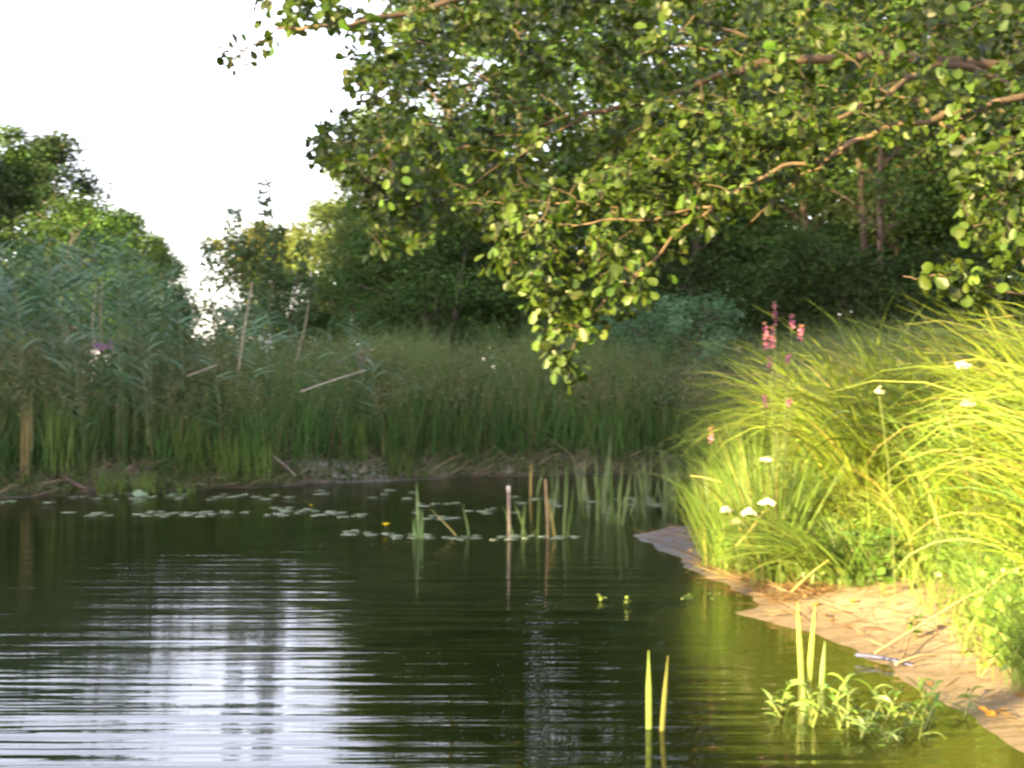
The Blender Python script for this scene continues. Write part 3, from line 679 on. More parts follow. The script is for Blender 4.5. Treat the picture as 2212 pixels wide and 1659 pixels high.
cane("dead_reed", [P(405, 812, 19.2), P(440, 800, 19.2), P(470, 788, 19.2)], .008, (.4, .34, .28), "short thin broken cane lying in the dark bank grass left of centre", "cane")
cane("dead_branch", [P(590, 985, 19.6), P(620, 1010, 19.2), P(640, 1030, 19.0)], .014, (.2, .16, .12), "small bare dead branch slanting down the muddy far bank", "branch")
cane("dead_branch", [P(130, 1025, 18.0), P(160, 1045, 17.6), P(190, 1058, 17.3)], .03, (.08, .055, .04), "dark broken root leaning into the water at the left bank", "root")
def bundle(u, v, D, h, n_, C, spread, label, name, cat, w=.012, flare=.25):
    b = P(u, v, D); b[2] = max(H(b[0], D), -.05); g_ = Geo()
    bb = rng.normal(0, spread, (n_, 3)); bb[:, 2] = 0
    ribbons(g_, bb, rng.uniform(0, 6.28, n_), rng.uniform(.7, 1, n_) * h, rng.uniform(0, flare * .4, n_), rng.uniform(0, flare * 2, n_), w, vary(C, n_, .25, .08), 5)
    return tag(obj(name, g_.mesh(name, M_grass), loc=b), label, cat)
bundle(57, 1062, 17.75, 1.15, 26, (.42, .33, .16), .035, "upright bundle of straw coloured dead stalks at the left edge of the far shore", "stalk_bundle", "dead stalks", .016, .03)
bundle(120, 1055, 18.0, 1.1, 60, (.12, .19, .045), .10, "bright green grass clump right of the straw coloured stalks", "grass_clump", "grass clump", .012, .25)
for (u, v, D, h, n_, lb) in [(410, 1060, 18.9, .9, 70, "yellow green grass clump on the far shore above the left lily pads"), (490, 1056, 19.1, .9, 60, "yellow green grass clump at the dark root mass"),
        (310, 1074, 17.9, .35, 45, "low grass tuft standing in the water at the left shore"), (230, 1078, 17.7, .4, 60, "small bright tuft in the water beside the large pale leaf"),
        (560, 1056, 19.2, .7, 50, "grass clump left of the small dead branch"), (770, 1005, 20.7, .9, 60, "light green clump above the pale sandy strip"),
        (860, 1040, 20.6, .55, 50, "arching tuft at the right end of the pale sandy strip"), (400, 1078, 17.8, .25, 30, "tiny green tuft at the end of the pad line")]:
    bundle(u, v, D, h, n_, (.10, .155, .035), .10, lb, "grass_clump", "grass clump", .011, .45)

# ------------------------------------------------------------ right bank sedges
def tussock(seed, n_, Lm, C, dry=.12, w=.0085, arch=(.5, 1.9)):
    r_ = np.random.default_rng(seed); g_ = Geo()
    b = r_.normal(0, .09, (n_, 3)); b[:, 2] = 0
    az = np.arctan2(b[:, 1], b[:, 0]) + r_.normal(0, 1.0, n_)
    c = vary(C, n_, .28, .1, r_); dr = r_.random(n_) < dry; c[dr] = vary((.30, .25, .07), int(dr.sum()), .3, .1, r_)
    L = Lm * r_.uniform(.5, 1.12, n_)
    ribbons(g_, b, az, L, r_.uniform(.02, .42, n_), r_.uniform(arch[0], arch[1], n_) * (L / Lm) ** 1.2, w * r_.uniform(.7, 1.25, n_), c, 9, 1.6, r=r_)
    return g_.mesh("sedge_tussock", M_sedge)
SG = (.135, .178, .020)
TV = [tussock(60 + i, 190, 1.5, SG, .05, .011, (.7, 2.5)) for i in range(3)] + [tussock(65, 220, 1.0, (.10, .17, .035), .05, .009), tussock(66, 170, 1.55, (.14, .18, .03), .15, .011, (.9, 2.6)), tussock(68, 190, 1.5, (.11, .165, .028), .06, .010, (.1, 1.1))]
r_ = np.random.default_rng(91)
placed = []
for _ in range(4000):
    x = r_.uniform(1.2, 6.6); y = r_.uniform(5.2, 17)
    if x > y * .364 + 1.2: continue
    d_ = sdf(np.array([x]), np.array([y]))[0]
    vb = np.interp(y, [5, 5.8, 6.4, 7, 7.6, 8.2, 8.8, 9.3, 10.5, 12, 13, 17], [.6, .5, .42, .55, .85, 1.0, .95, .22, .14, .42, .75, .4])
    if d_ < vb: continue
    if any((x - a_) ** 2 + (y - b_) ** 2 < .30 ** 2 for a_, b_ in placed): continue
    placed.append((x, y))
    edge = d_ - vb
    u_ = 1106 + x / y * F
    if u_ < 1520 and y < 12: continue
    s = (.55 if edge < .3 else .8 if edge < .6 else 1.22) * r_.uniform(.85, 1.1)
    # keep the outline of the stand: lower towards its left end
    topz = 1.4 + (830 - np.interp(u_, [1400, 1500, 1560, 1650, 1750, 1850, 2000, 2212, 2500], [1080, 960, 850, 760, 710, 690, 690, 640, 600])) / F * y
    k_ = 3 if (edge < .35 or r_.random() < .2) else [0, 1, 2, 4][r_.integers(0, 4)]
    if u_ < 1700: k_ = 5
    hn = [.95, .95, .95, .7, .95, 1.35][k_]
    if y > 8.8 and edge < .8: s = min(s, .62)
    if u_ < 1700: s = max(s, .75)
    if u_ < 1600: s = min(s, .55)
    if u_ < 1530: s = min(s, .45)
    s = min(s, max(.25, (topz - H(x, y)) / hn))
    o = obj("sedge_tussock", TV[k_], loc=(x, y, H(x, y) - .01), rz=r_.uniform(0, 6.28), sc=(s, s, s))
    zone = 0 if y > 11.5 else 1 if edge < .35 else 2
    tag(o, ["long bladed sedge tussock in the shaded patch behind the low spit", "short sedge tussock at the lower edge of the sunlit bank",
            "arching sunlit sedge tussock on the upper right bank"][zone], "sedge",
        ["sedge tussocks behind the low spit", "short sedge tussocks along the bank edge", "sunlit sedge tussocks on the right bank"][zone])
# one tussock combed down over the sand to the water
g_ = Geo(); n_ = 130; b = rng.normal(0, .09, (n_, 3)); b[:, 2] = 0
ribbons(g_, b, rng.normal(math.pi + .55, .22, n_), rng.uniform(.55, 1.0, n_), rng.uniform(.5, 1.0, n_), rng.uniform(.6, 1.25, n_), .009, vary((.13, .18, .035), n_, .3, .1), 9, 1.0)
tag(obj("sedge_tussock", g_.mesh("sedge_tussock", M_sedge), loc=(2.02, 9.05, H(2.02, 9.05) + .12)), "flattened sedge tussock hanging over the sand to the water's edge", "sedge")

g = Geo()                                       # leafy weeds, low on the sunlit bank
q = land_points(9000, 1.2, 6, 5, 14, .25, 3.0, 12)
vb = np.interp(q[:, 1], [5, 5.8, 6.4, 7, 7.6, 8.2, 8.8, 9.3, 10.5, 12, 13, 17], [.5, .4, .3, .45, .75, .9, .85, .22, .14, .42, .75, .4])
q = q[(q[:, 3] > vb) & (q[:, 0] < q[:, 1] * .364 + .8)]
q = q[(wob(q[:, 0] * 2, q[:, 1] * 2) > -.5)]; N = len(q)
hz = rng.uniform(.15, .55, N)
for kk in range(5):
    f = rng.uniform(.3, 1, N) * hz
    leaves(g, q[:, :3] + np.stack([rng.normal(0, .04, N), rng.normal(0, .04, N), f], -1), rng.normal(0, 1, (N, 3)), rng.normal(0, .6, (N, 3)) + [-.3, -.4, 1], rng.uniform(.025, .055, N),
           vary((.12, .19, .03), N, .3, .12), "kite")
ribbons(g, q[:, :3], rng.uniform(0, 6.28, N), hz, rng.uniform(0, .3, N), rng.uniform(0, .5, N), .005, vary((.10, .15, .03), N), 4)
tag(obj("leafy_weeds", g.mesh("leafy_weeds", M_sedge)), "small leaved bright green weeds among the sedges of the sunlit bank", "weeds", kind="stuff")
g = Geo()                                       # short grass feathering the edge of the sand
q = land_points(9000, 1.2, 6, 4.6, 14, .2, 2.6, 13)
vb = np.interp(q[:, 1], [5, 5.8, 6.4, 7, 7.6, 8.2, 8.8, 9.3, 10.5, 12, 13, 17], [.4, .3, .2, .35, .65, .8, .8, .22, .14, .4, .7, .4])
q = q[(q[:, 3] > vb + .25 * wob(q[:, 0] * 3, q[:, 1] * 3)) & (q[:, 0] < q[:, 1] * .364 + .8)]; N = len(q)
ribbons(g, q[:, :3], rng.uniform(0, 6.28, N), rng.uniform(.12, .42, N), rng.uniform(0, .6, N), rng.uniform(.2, 1.3, N), .006, vary((.13, .18, .035), N, .35, .12), 5)
tag(obj("short_grass", g.mesh("short_grass", M_sedge)), "short yellow green grass feathering the edge of the bare sand", "grass", kind="stuff")
g = Geo()                                       # litter on the sand
q = np.concatenate([land_points(1300, 1.1, 4, 4.6, 14, .06, 1.6, 14), land_points(900, 1.1, 3, 8.8, 11, .08, .5, 34)]); N = len(q)
ribbons(g, q[:, :3] + [0, 0, .012], rng.uniform(0, 6.28, N), rng.uniform(.04, .28, N), rng.uniform(1.15, 1.5, N), rng.uniform(0, .25, N), .006, vary((.17, .10, .05), N, .6, .1), 3)
q = land_points(260, 1.1, 4, 4.6, 14, .06, 1.6, 15); N = len(q)
leaves(g, q[:, :3] + [0, 0, .012], rng.normal(0, 1, (N, 3)) * [1, 1, .1], rng.normal(0, .3, (N, 3)) + [0, 0, 1], rng.uniform(.025, .06, N), vary((.30, .17, .05), N, .5, .15), "round")
tag(obj("leaf_litter", g.mesh("leaf_litter", M_sedge)), "brown twigs and fallen leaves scattered over the sand", "litter", kind="stuff")

g = Geo()                                       # upright grass between the tussocks
q = land_points(17000, 1.2, 6.5, 5, 16, .3, 5.0, 22)
q = q[(q[:, 3] > np.interp(q[:, 1], [5, 5.8, 6.4, 7, 7.6, 8.2, 8.8, 9.3, 10.5, 12, 13, 17], [.7, .6, .5, .65, .95, 1.1, 1.05, .5, .35, .5, .8, .5])) & (q[:, 0] < q[:, 1] * .364 + .8)]; N = len(q)
ribbons(g, q[:, :3], rng.uniform(0, 6.28, N), rng.uniform(.35, 1.0, N) * (.6 + .4 * sm(.4, 1.6, q[:, 3])), rng.uniform(0, .35, N), rng.uniform(0, 1.1, N), rng.uniform(.006, .014, N), vary((.14, .19, .022), N, .4, .15), 6)
tag(obj("upright_grass", g.mesh("upright_grass", M_sedge)), "fresh green upright grass growing between the sedge tussocks of the right bank", "grass", kind="stuff")
# plants with broad leaves low on the bank
def broad_plant(loc, n_, hgt, ls, label, name="leafy_plant", C=(.10, .18, .03), cat="plant"):
    e = empty(name, loc); gs = Geo(); gf = Geo()
    for k_ in range(max(2, n_ // 7)):
        az = rng.uniform(0, 6.28); L = hgt * rng.uniform(.6, 1); tilt = rng.uniform(.1, .5)
        pts = np.array([[0, 0, 0], [math.cos(az) * tilt * .3 * L, math.sin(az) * tilt * .3 * L, .5 * L], [math.cos(az) * tilt * L, math.sin(az) * tilt * L, L]])
        qq = spline(pts, 8); tube(gs, qq, np.linspace(.004, .002, 8), (.14, .16, .05), 4)
        t_ = rng.integers(2, 8, 7); a2 = rng.uniform(0, 6.28, 7)
        d = np.stack([np.cos(a2), np.sin(a2), rng.uniform(-.3, .5, 7)], -1)
        leaves(gf, qq[t_], d, np.tile([0, -.2, 1.0], (7, 1)) + rng.normal(0, .3, (7, 3)), rng.uniform(.7, 1.2, 7) * ls, vary(C, 7, .2, .1), "long" if name == "water_plant" else "round")
    obj("stem", gs.mesh("stem", M_sedge), e); obj("leaves", gf.mesh("leaves", M_sedge), e)
    return tag(e, label, cat)
def on_bank(x, y): return (x, y, H(x, y))
broad_plant(on_bank(2.25, 8.55), 56, .42, .085, "broad leaved green plant above the bare sand, right of the combed down sedge")
broad_plant(on_bank(2.7, 8.2), 42, .38, .06, "bushy small leaved plant on the upper rim of the bare sand")
broad_plant(on_bank(2.15, 7.5), 21, .16, .045, "small green plant alone on the bare sand")
broad_plant(on_bank(1.62, 10.0), 28, .28, .05, "low leafy plant at the foot of the white flowers")
broad_plant(on_bank(2.55, 6.9), 28, .3, .05, "leafy plant at the right end of the bare sand", C=(.14, .19, .03))

# purple loosestrife
def loosestrife(tops, D, label):
    u0 = np.mean([t_[0] for t_ in tops]); x0 = (u0 - 1106) / F * D
    b = np.array([x0, D, H(x0, D)]); e = empty("loosestrife", b); gs = Geo(); gl2 = Geo()
    for (u, v, Ls) in tops:
        tp_ = P(u, v, D + rng.uniform(-.1, .1)) - b
        qq = spline([[rng.normal(0, .04), rng.normal(0, .04), 0], tp_ * [.35, .5, .5], tp_], 16)
        tube(gs, qq, np.linspace(.005, .003, 16), (.10, .13, .03), 4)
        N = 26; tt = rng.uniform(.25, .85, N); bb = qq[(tt * 15).astype(int)]
        d = rng.normal(0, 1, (N, 3)); d[:, 2] = .4
        leaves(gl2, bb, d, rng.normal(0, .3, (N, 3)) + [0, 0, 1], rng.uniform(.04, .08, N), vary((.13, .17, .03), N), "long")
        g3 = Geo(); N = int(Ls * 420); tt = rng.uniform(0, 1, N); ax = norm((tp_ - qq[-3])[None])[0]
        c_ = tp_ - ax * (tt * Ls)[:, None] + ax * .03
        rr = .010 + .018 * tt; an = rng.uniform(0, 6.28, N)
        off = np.stack([np.cos(an), np.sin(an), 0 * an], -1) * rr[:, None]
        pc = vary((.52, .17, .30), N, .3, .15); bud = tt < .18; pc[bud] = (.34, .17, .12)
        leaves(g3, c_, off + [0, 0, .006], rng.normal(0, 1, (N, 3)), rng.uniform(.016, .028, N), pc, "kite")
        obj("flower_spike", g3.mesh("flower_spike", M_petal), e)
    obj("stem", gs.mesh("stem", M_sedge), e); obj("leaves", gl2.mesh("leaves", M_sedge), e)
    tag(e, label, "flower")
loosestrife([(1673, 662, .17), (1652, 706, .2), (1668, 715, .16), (1712, 690, .1), (1730, 712, .12)], 10.2, "tall purple loosestrife with several pink spikes rising above the sedges")
loosestrife([(1662, 780, .10), (1702, 775, .07)], 10.0, "shorter loosestrife with pink spikes just below the tall one")
loosestrife([(1536, 935, .11)], 10.8, "single loosestrife spike at the left edge of the sedges")
loosestrife([(1652, 862, .09), (1706, 872, .06)], 9.6, "small loosestrife with pinkish spikes half hidden in the sunlit sedges")
def far_flower(u, v, D, C, n_, sg, label):
    x = (u - 1106) / F * D; b = np.array([x, D, H(x, D)]); e = empty("flower", b); tp_ = P(u, v, D) - b
    g1 = Geo(); tube(g1, spline([[0, 0, 0], tp_ * [.5, 1, .5], tp_], 6), .006, (.06, .1, .03), 4); obj("stem", g1.mesh("stem", M_grass), e)
    g2 = Geo(); leaves(g2, tp_ + rng.normal(0, 1, (n_, 3)) * sg, rng.normal(0, 1, (n_, 3)), rng.normal(0, 1, (n_, 3)), .035, vary(C, n_, .3, .1), "kite"); obj("blossom", g2.mesh("blossom", M_petal), e)
    tag(e, label, "flower")
far_flower(222, 747, 18.7, (.30, .08, .34), 40, np.array([.09, .04, .03]), "purple flower head in front of the left reeds")
far_flower(570, 738, 19.6, (.5, .52, .42), 30, np.array([.05, .04, .06]), "whitish flower head among the reeds above the pale fallen cane")
far_flower(786, 775, 20.2, (.20, .09, .12), 24, np.array([.05, .03, .09]), "dull reddish flower spike at the tip of the pale fallen cane")
# white umbels
def umbel(u, v, D, r, label, C=(.85, .82, .7), N=70):
    tp_ = P(u, v, D); x0, y0 = tp_[0] + .12, D + .1; b = np.array([x0, y0, H(x0, y0)]); e = empty("umbel_flower", b)
    g1 = Geo(); q_ = tp_ - b; tube(g1, spline([[0, 0, 0], q_ * [.4, .5, .6], q_], 8), .003, (.15, .18, .06), 4)
    for k_ in range(9):
        a2 = k_ * .7; tube(g1, np.array([spline([[0, 0, 0], q_ * [.4, .5, .6], q_], 30)[-2], q_ + [math.cos(a2) * r * .7, math.sin(a2) * r * .7, 0]]), .0012, (.15, .18, .06), 4)
    obj("stem", g1.mesh("stem", M_sedge), e)
    an = rng.uniform(0, 6.28, N); rr = r * 1.15 * np.sqrt(rng.random(N)); g2 = Geo()
    pp = q_ + np.stack([np.cos(an) * rr, np.sin(an) * rr, .025 - rr ** 2 * 12 + rng.normal(0, .006, N)], -1)
    leaves(g2, pp, rng.normal(0, 1, (N, 3)) * [1, 1, .5], rng.normal(0, .4, (N, 3)) + [-.4, -.8, .7], .020, vary(C, N, .08, .04), "kite"); obj("blossom", g2.mesh("blossom", M_petal), e)
    tag(e, label, "flower")
umbel(1571, 1106, 9.6, .032, "white umbel flower, leftmost of the three at the left foot of the sedges")
umbel(1616, 1111, 9.3, .040, "white umbel flower, middle and lowest of the three at the foot of the sedges")
umbel(1658, 1088, 9.3, .042, "white umbel flower, rightmost and highest of the three at the foot of the sedges")
umbel(1592, 1132, 9.3, .035, "faded yellowish umbel right below the three white ones", (.5, .5, .2))
umbel(1655, 1000, 8.8, .025, "small pale umbel among sedges above the three white flowers", (.6, .6, .4), 40)
umbel(2080, 795, 7.6, .028, "white umbel flower high in the sunlit sedges at the right", (.8, .75, .5))
umbel(2090, 880, 7.5, .022, "cream umbel flower directly below the white one at the right", (.7, .65, .4))
umbel(1900, 856, 8.0, .015, "small cream umbel in the middle of the sunlit sedges", (.7, .65, .4), 40)
# yellow leaning blade tips and dry heads
for (a_, b_, c_, lb) in [((1560, 1043, 9.4), (1520, 1032, 9.5), (1492, 1028, 9.6), "dry grass head reaching out left over the water from the sedges"),
                         ((1590, 1180, 9.0), (1625, 1140, 9.0), (1650, 1104, 9.0), "dry straw blade slanting up beside the white flowers"),
                         ((1710, 1278, 8.6), (1750, 1240, 8.5), (1790, 1210, 8.5), "pale dry stalk leaning on the combed down sedge")]:
    cane("dry_stalk", [P(*a_), P(*b_), P(*c_)],   .0045, (.40, .32, .12), lb, "stalk", mat=M_sedge)

# ------------------------------------------------------------ things in and on the water
def blade_plant(u, v, tips, label, name="bulrush", w=.022, C=(.13, .19, .04), group=None):
    """emergent plant rooted at the water point (u, v); tips are blade tops at that depth"""
    b = W(u, v); e = empty(name, (b[0], b[1], 0)); D = b[1]
    for (du, dv, tu, tv, cc) in tips:
        p0 = W(u + du, v + dv) - b; p0[2] = -.25
        p1 = P(tu, tv, D + rng.uniform(-.03, .03)) - b; mid = (p0 + p1) / 2 + np.array([(p1[0] - p0[0]) * -.12, 0, 0])
        qq = spline([p0, mid, p1], 12); g_ = Geo()
        wd = w * np.minimum(1, (1 - np.linspace(0, 1, 12)) * 3 + .15) / 2
        tw = rng.uniform(-.5, .5); sv = np.array([math.cos(tw), math.sin(tw), 0])
        V = np.stack([qq - sv * wd[:, None], qq + np.array([0, -.18, 0]) * wd[:, None] * 0 - np.array([-sv[1], sv[0], 0]) * wd[:, None] * .35, qq + sv * wd[:, None]], 1).reshape(-1, 3)
        k_ = np.arange(11) * 3
        Q_ = np.concatenate([np.stack([k_, k_ + 1, k_ + 4, k_ + 3], -1), np.stack([k_ + 1, k_ + 2, k_ + 5, k_ + 4], -1)])
        col = np.array(cc if cc is not None else C)
        g_.add(V, Q_, np.repeat(col[None] * rng.uniform(.85, 1.15), len(V), 0))
        obj("blade", g_.mesh("blade", M_sedge), e)
    return tag(e, label, "water plant", group)
DRY = (.36, .28, .08); GR = (.10, .16, .035)
blade_plant(1402, 1577, [(0, 0, 1401, 1405, (.15, .20, .04)), (22, 2, 1443, 1416, (.24, .23, .06))], "pair of bulrush blades standing alone in the near water at the bottom")
blade_plant(1738, 1545, [(0, 0, 1735, 1466, GR)], "upright bulrush blade between the two leafy water plants", w=.024)
blade_plant(1735, 1478, [(0, 0, 1722, 1300, (.26, .30, .07)), (5, -8, 1760, 1310, (.26, .30, .07)), (35, 2, 1782, 1385, GR)], "three bulrush blades standing off the sandy shore", w=.022)
blade_plant(905, 1165, [(0, 0, 900, 1040, (.10, .17, .05)), (6, 0, 912, 1100, (.10, .17, .04)), (-6, 0, 893, 1120, (.08, .15, .04))], "tall narrow green bulrush left of the white topped stake", w=.03)
specs = [(1020, 1158, [(0, 0, 930, 1100, DRY), (0, 0, 1000, 1090, GR)], "bent reed pair leaning left, right of the tall narrow bulrush"),
         (1120, 1158, [(0, 0, 1088, 1095, GR), (5, 0, 1135, 1085, GR), (8, 0, 1160, 1140, GR)], "leaning green bulrush at the foot of the white topped stake"),
         (1150, 1160, [(0, 0, 1108, 1080, (.14, .2, .05)), (10, 0, 1165, 1070, GR)], "bulrush just right of the white topped stake"),
         (1215, 1162, [(0, 0, 1225, 1040, GR), (6, 0, 1238, 1075, GR), (-10, 0, 1180, 1060, DRY)], "bulrush with a dry blade right of the brown stake"),
         (1275, 1120, [(0, 0, 1260, 1010, (.12, .17, .07)), (10, 0, 1300, 1020, GR), (-8, 0, 1245, 1030, GR)], "grey green bulrush, left one of the dense row before the far shore"),
         (1325, 1135, [(0, 0, 1318, 985, GR), (8, 0, 1345, 1000, GR), (-10, 0, 1300, 1020, (.12, .17, .07)), (14, 0, 1365, 1010, GR)], "tallest bulrush clump of the row before the far shore"),
         (1375, 1110, [(0, 0, 1370, 990, (.12, .17, .07)), (8, 0, 1395, 1000, GR)], "bulrush between the tallest clump and the low spit"),
         (1445, 1105, [(0, 0, 1430, 1000, GR), (8, 0, 1470, 1010, GR), (-5, 0, 1415, 1030, (.12, .17, .07)), (20, 0, 1490, 1040, GR)], "bulrush clump directly behind the tip of the low spit"),
         (1500, 1095, [(0, 0, 1490, 1005, GR), (8, 0, 1525, 1010, GR)], "bulrush at the far root of the low spit"),
         (1210, 1085, [(0, 0, 1200, 985, GR), (8, 0, 1225, 990, GR), (-8, 0, 1185, 1010, GR)], "bulrush close to the far shore above the brown stake"),
         (1145, 1070, [(0, 0, 1148, 1000, DRY), (8, 0, 1175, 1010, GR)], "short bulrush near the far shore, left end of the row")]
for (u, v, tips, lb) in specs: blade_plant(u, v, tips, lb, w=.02)
r_ = np.random.default_rng(5)
for k_ in range(26):                            # thinner single blades in the shallows of the inlet
    u = r_.uniform(1180, 1500); v = r_.uniform(1060, 1130)
    blade_plant(u, v, [(0, 0, u + r_.normal(0, 14), v - r_.uniform(60, 130), (.10, .15, .06)), (5, 0, u + r_.normal(5, 22), v - r_.uniform(40, 100), (.11, .16, .05))],
                "thin green bulrush in the shallow inlet between the stakes and the far shore", w=.018, group="thin bulrushes in the inlet")
bp_ = W(1185, 1162); cane("brown_stake", [bp_ + [0, 0, -.3], bp_ + [-.01, 0, .2], P(1178, 1035, bp_[1])], .016, (.26, .19, .10), "thin brown dead stake upright in the water right of the white topped one", "stake", tip=.8)
b = W(1100, 1163); e = empty("marker_stake", (b[0], b[1], 0)); g_ = Geo()
tube(g_, np.array([[0, 0, -.4], [0, 0, .2], [-.005, 0, .42]]), [.014, .013, .013], (.26, .21, .17), 8); obj("pole", g_.mesh("pole", M_wood, True), e)
g_ = Geo(); tube(g_, np.array([[-.005, 0, .42], [-.005, 0, .43], [-.006, 0, .475]]), [.014, .017, .016], (.62, .58, .54), 8); obj("cap", g_.mesh("cap", M_wood), e)
tag(e, "pinkish upright stake with a white top standing in the water in the centre", "stake")

# the thrown stick and the bluish piece at the sandy edge
a0 = W(1890, 1424); a0[2] = .03
cane("long_stick", [a0, P(1990, 1350, 7.25), P(2100, 1285, 7.3), P(2260, 1215, 7.4)], .008, (.26, .17, .10), "long thin brown stick slanting from the water's edge up the bank", "stick")
b0 = W(1850, 1428); b1 = W(1975, 1448)
cane("blue_stick", [b0 + [0, 0, .03], (b0 + b1) / 2 + [0, 0, .035], b1 + [0, 0, .02]], .012, (.05, .05, .11), "dark bluish flat stick lying at the water's edge under the long thin stick", "stick")
b2 = W(1935, 1448); b3 = W(2030, 1432)
cane("pale_stick", [b2 + [0, 0, .03], (b2 + b3) / 2 + [0, 0, .05], b3 + [0, 0, .04]], .008, (.42, .30, .18), "short pale peeled stick beside the bluish one", "stick")
cane("short_stick", [W(1945, 1440) + [0, 0, .02], W(1975, 1400) + [0, 0, .12], W(1995, 1385) + [0, 0, .2]], .006, (.24, .16, .1), "short upright slanting twig behind the pale stick", "stick")
ex, ey = 2.14, 6.0
g_ = Geo(); leaves(g_, np.array([[0, 0, .012], [.01, 0, .02]]), np.array([[1, .2, .1], [-.5, .5, .3]]), np.array([[0, -.5, 1], [0, -.3, 1.0]]), .05, np.array([.75, .32, .05]), "round")
tag(obj("fallen_leaf", g_.mesh("fallen_leaf", M_sedge), loc=(W(2140, 1562)[0], W(2140, 1562)[1] + .06, H(W(2140, 1562)[0], W(2140, 1562)[1] + .06))), "orange fallen leaf lying on the bare sand at the lower right", "leaf")

# leafy water plants by the sand
def water_plant(u, v, spread, n_, label):
    b = W(u, v); e = empty("water_plant", (b[0], b[1], 0)); gs = Geo(); gf = Geo()
    for k_ in range(n_):
        s0 = np.array([rng.normal(0, spread), rng.normal(0, .12), -.15]); L = rng.uniform(.10, .26); az = rng.uniform(0, 6.28)
        top = s0 + np.array([math.cos(az) * .1, math.sin(az) * .06, .1 + L * .75])
        tube(gs, np.array([[0, 0, -.16], s0]), .005, (.17, .2, .06), 4)
        qq = spline([s0, (s0 + top) / 2 + [0, 0, .03], top], 8); tube(gs, qq, np.linspace(.006, .003, 8), (.17, .2, .06), 4)
        m_ = 10; t_ = rng.integers(3, 8, m_); a2 = rng.uniform(0, 6.28, m_)
        ribbons(gf, qq[t_], a2, rng.uniform(.05, .12, m_), rng.uniform(.3, .9, m_), rng.uniform(.8, 2.2, m_), rng.uniform(.008, .016, m_), vary((.12, .18, .04), m_, .3, .15), 5, 1.0)
    obj("stem", gs.mesh("stem", M_sedge), e); obj("leaves", gf.mesh("leaves", M_sedge), e)
    return tag(e, label, "water plant")
water_plant(1745, 1545, .12, 8, "leafy water plant around the upright blade, left of the pair off the sand")
water_plant(1925, 1560, .15, 14, "larger leafy water plant off the sand at the lower right")
water_plant(1868, 1585, .08, 6, "small leafy water plant in front of the gap between the other two")
for (u, v, lb) in [(1295, 1300, "tiny yellow green floating sprig, leftmost off the bank"), (1350, 1310, "tiny yellow floating sprig second from the left off the bank"), (1487, 1296, "tiny yellow green sprig poking from the dark water"),
                   (1538, 1293, "tiny yellow green sprig closest to the sandy bank")]:
    b = W(u, v); g_ = Geo(); n_ = 7
    leaves(g_, rng.normal(0, .02, (n_, 3)) * [1, 1, .5] + [0, 0, .02], rng.normal(0, 1, (n_, 3)), rng.normal(0, .5, (n_, 3)) + [0, -.5, .6], .032, vary((.15, .20, .04), n_), "kite")
    tag(obj("floating_sprig", g_.mesh("floating_sprig", M_sedge), loc=b), lb, "sprig")

# lily pads
def pad_mesh(seed, r):
    r_ = np.random.default_rng(seed); n_ = 20; an = np.linspace(.18, 2 * math.pi - .18, n_)
    rr = r * (1 + .05 * r_.normal(0, 1, n_)); V = [[0, 0, .005]]
    for a_, q_ in zip(an, rr): V.append([math.cos(a_) * q_ * 1.0, math.sin(a_) * q_ * .85, .005 + .001 * math.sin(a_ * 3 + seed)])
    for a_, q_ in zip(an, rr): V.append([math.cos(a_) * q_ * 1.0, math.sin(a_) * q_ * .85, .0015])
    Q_ = []
    for i in range(1, n_ - 1, 2): Q_.append([0, i, i + 1, i + 2])
    Q_.append([0, n_ - 1, n_, n_]) if False else None
    for i in range(1, n_): Q_.append([i, i + n_, i + 1 + n_, i + 1])
    return quads("lily_pad", V, Q_, M_pad, np.repeat(np.array([[.16, .2, .11]]), len(V), 0))
PV = [pad_mesh(i, .08) for i in range(5)]
rows = [(300, 470, 1106, 1117, 26), (140, 300, 1108, 1116, 8), (430, 560, 1103, 1110, 8), (560, 720, 1097, 1118, 26), (700, 790, 1108, 1120, 9), (840, 1000, 1084, 1094, 9), (600, 840, 1140, 1150, 0),
        (750, 840, 1147, 1163, 10), (840, 1130, 1155, 1167, 30), (1130, 1245, 1158, 1164, 12), (1180, 1440, 1075, 1100, 26), (880, 1000, 1108, 1124, 10), (1000, 1150, 1098, 1112, 10),
        (150, 640, 1068, 1080, 46), (1000, 1200, 1070, 1090, 9), (620, 900, 1060, 1078, 14), (0, 150, 1083, 1092, 6)]
r_ = np.random.default_rng(8); pl = []
names = ["left pads", "left pads", "left pads", "mid pads", "mid pads", "mid pads", "", "front pads", "front pads", "front pads", "inlet pads", "mid pads", "inlet pads", "shore pads", "inlet pads", "shore pads", "shore pads"]
texts = {"left pads": ("pale lily pad floating in the patch in front of the left reeds", "lily pads in front of the left reeds"),
         "mid pads": ("pale lily pad floating left of the white topped stake towards the far bank", "lily pads in mid water"),
         "front pads": ("lily pad in the nearest line of pads at the foot of the stakes and bulrushes", "lily pads in the nearest line"),
         "inlet pads": ("lily pad floating among the bulrushes of the inlet", "lily pads in the inlet"),
         "shore pads": ("lily pad lying along the edge of the far shore", "lily pads along the far shore")}
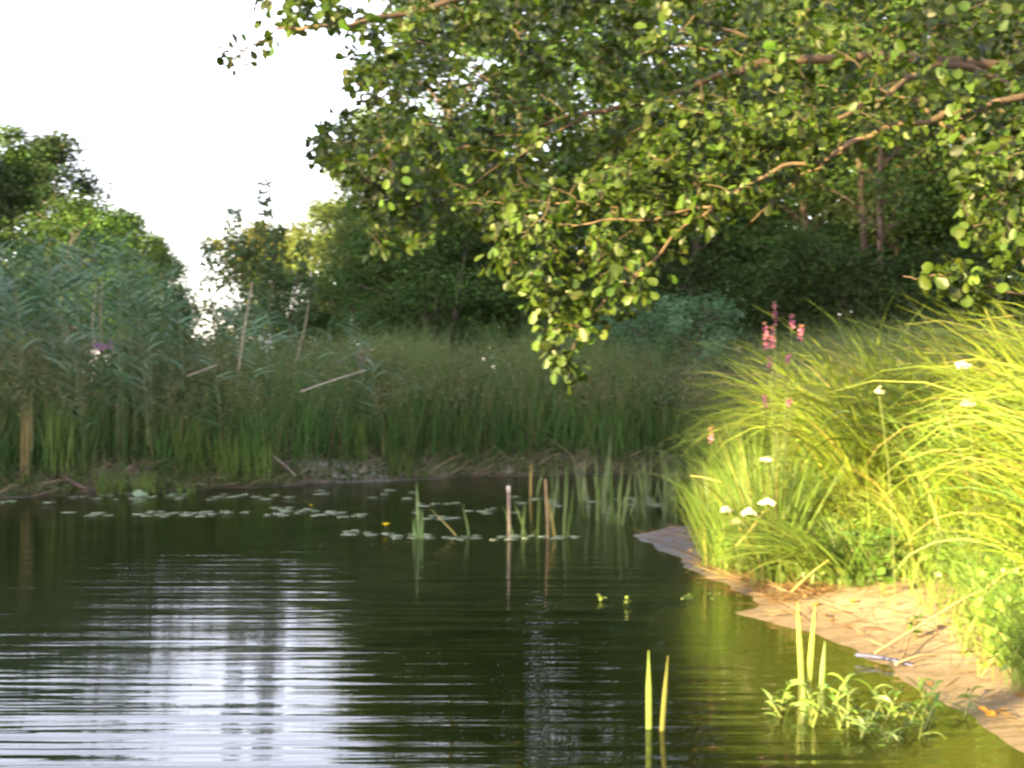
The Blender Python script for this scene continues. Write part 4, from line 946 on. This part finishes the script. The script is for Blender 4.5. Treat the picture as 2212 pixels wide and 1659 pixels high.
for (u0, u1, v0, v1, c_), nm in zip(rows, names):
    c_ = int(c_ * .62)
    tries = 0
    while c_ > 0 and tries < 3000:
        tries += 1
        u = r_.uniform(u0, u1); v = r_.uniform(v0, v1); b = W(u, v); s = r_.uniform(.55, 1.15)
        if sdf(b[:1], b[1:2])[0] > -.08: continue
        if any(math.hypot(b[0] - a_, b[1] - q_) < .085 * (s + s2) * .93 for a_, q_, s2 in pl): continue
        pl.append((b[0], b[1], s)); c_ -= 1
        o = obj("lily_pad", PV[r_.integers(0, 5)], loc=(b[0], b[1], .002), rz=r_.uniform(0, 6.28), sc=(s, s, 1))
        tag(o, texts[nm][0], "lily pad", texts[nm][1])
for (u, v, lb) in [(833, 1140, "yellow water lily bud standing above the nearest pads"), (672, 1097, "tiny yellow water lily bud among the farther pads")]:
    b = W(u, v + 10); e = empty("water_lily", (b[0], b[1], 0)); g_ = Geo(); hgt = (10 + 3) / F * b[1]
    tube(g_, np.array([[0, 0, -.1], [.005, 0, hgt * .5], [0, 0, hgt]]), .006, (.08, .12, .03), 6); obj("stem", g_.mesh("stem", M_sedge), e)
    g_ = Geo(); n_ = 10; a2 = np.linspace(0, 6.28, n_, endpoint=False)
    s = 1.0 if u > 800 else .6
    leaves(g_, np.tile([0, 0, hgt], (n_, 1)), np.stack([np.cos(a2), np.sin(a2), .9 + 0 * a2], -1), np.stack([-np.cos(a2), -np.sin(a2), .8 + 0 * a2], -1), .045 * s, np.array([.85, .68, .02]), "round")
    obj("blossom", g_.mesh("blossom", M_petal), e); tag(e, lb, "water lily")
x_, y_ = W(285, 1073)[0], W(285, 1073)[1]
g_ = Geo(); leaves(g_, np.array([[0, 0, .03], [.08, .02, .02]]), np.array([[1, 0, .1], [1, .1, .0]]), np.array([[0, -.8, .8], [0, -.5, 1.0]]), np.array([.14, .11]), np.array([.12, .18, .08]), "round")
tag(obj("broad_leaf", g_.mesh("broad_leaf", M_pad), loc=(x_, y_, .0)), "large pale green leaf standing at the left shore", "leaf")
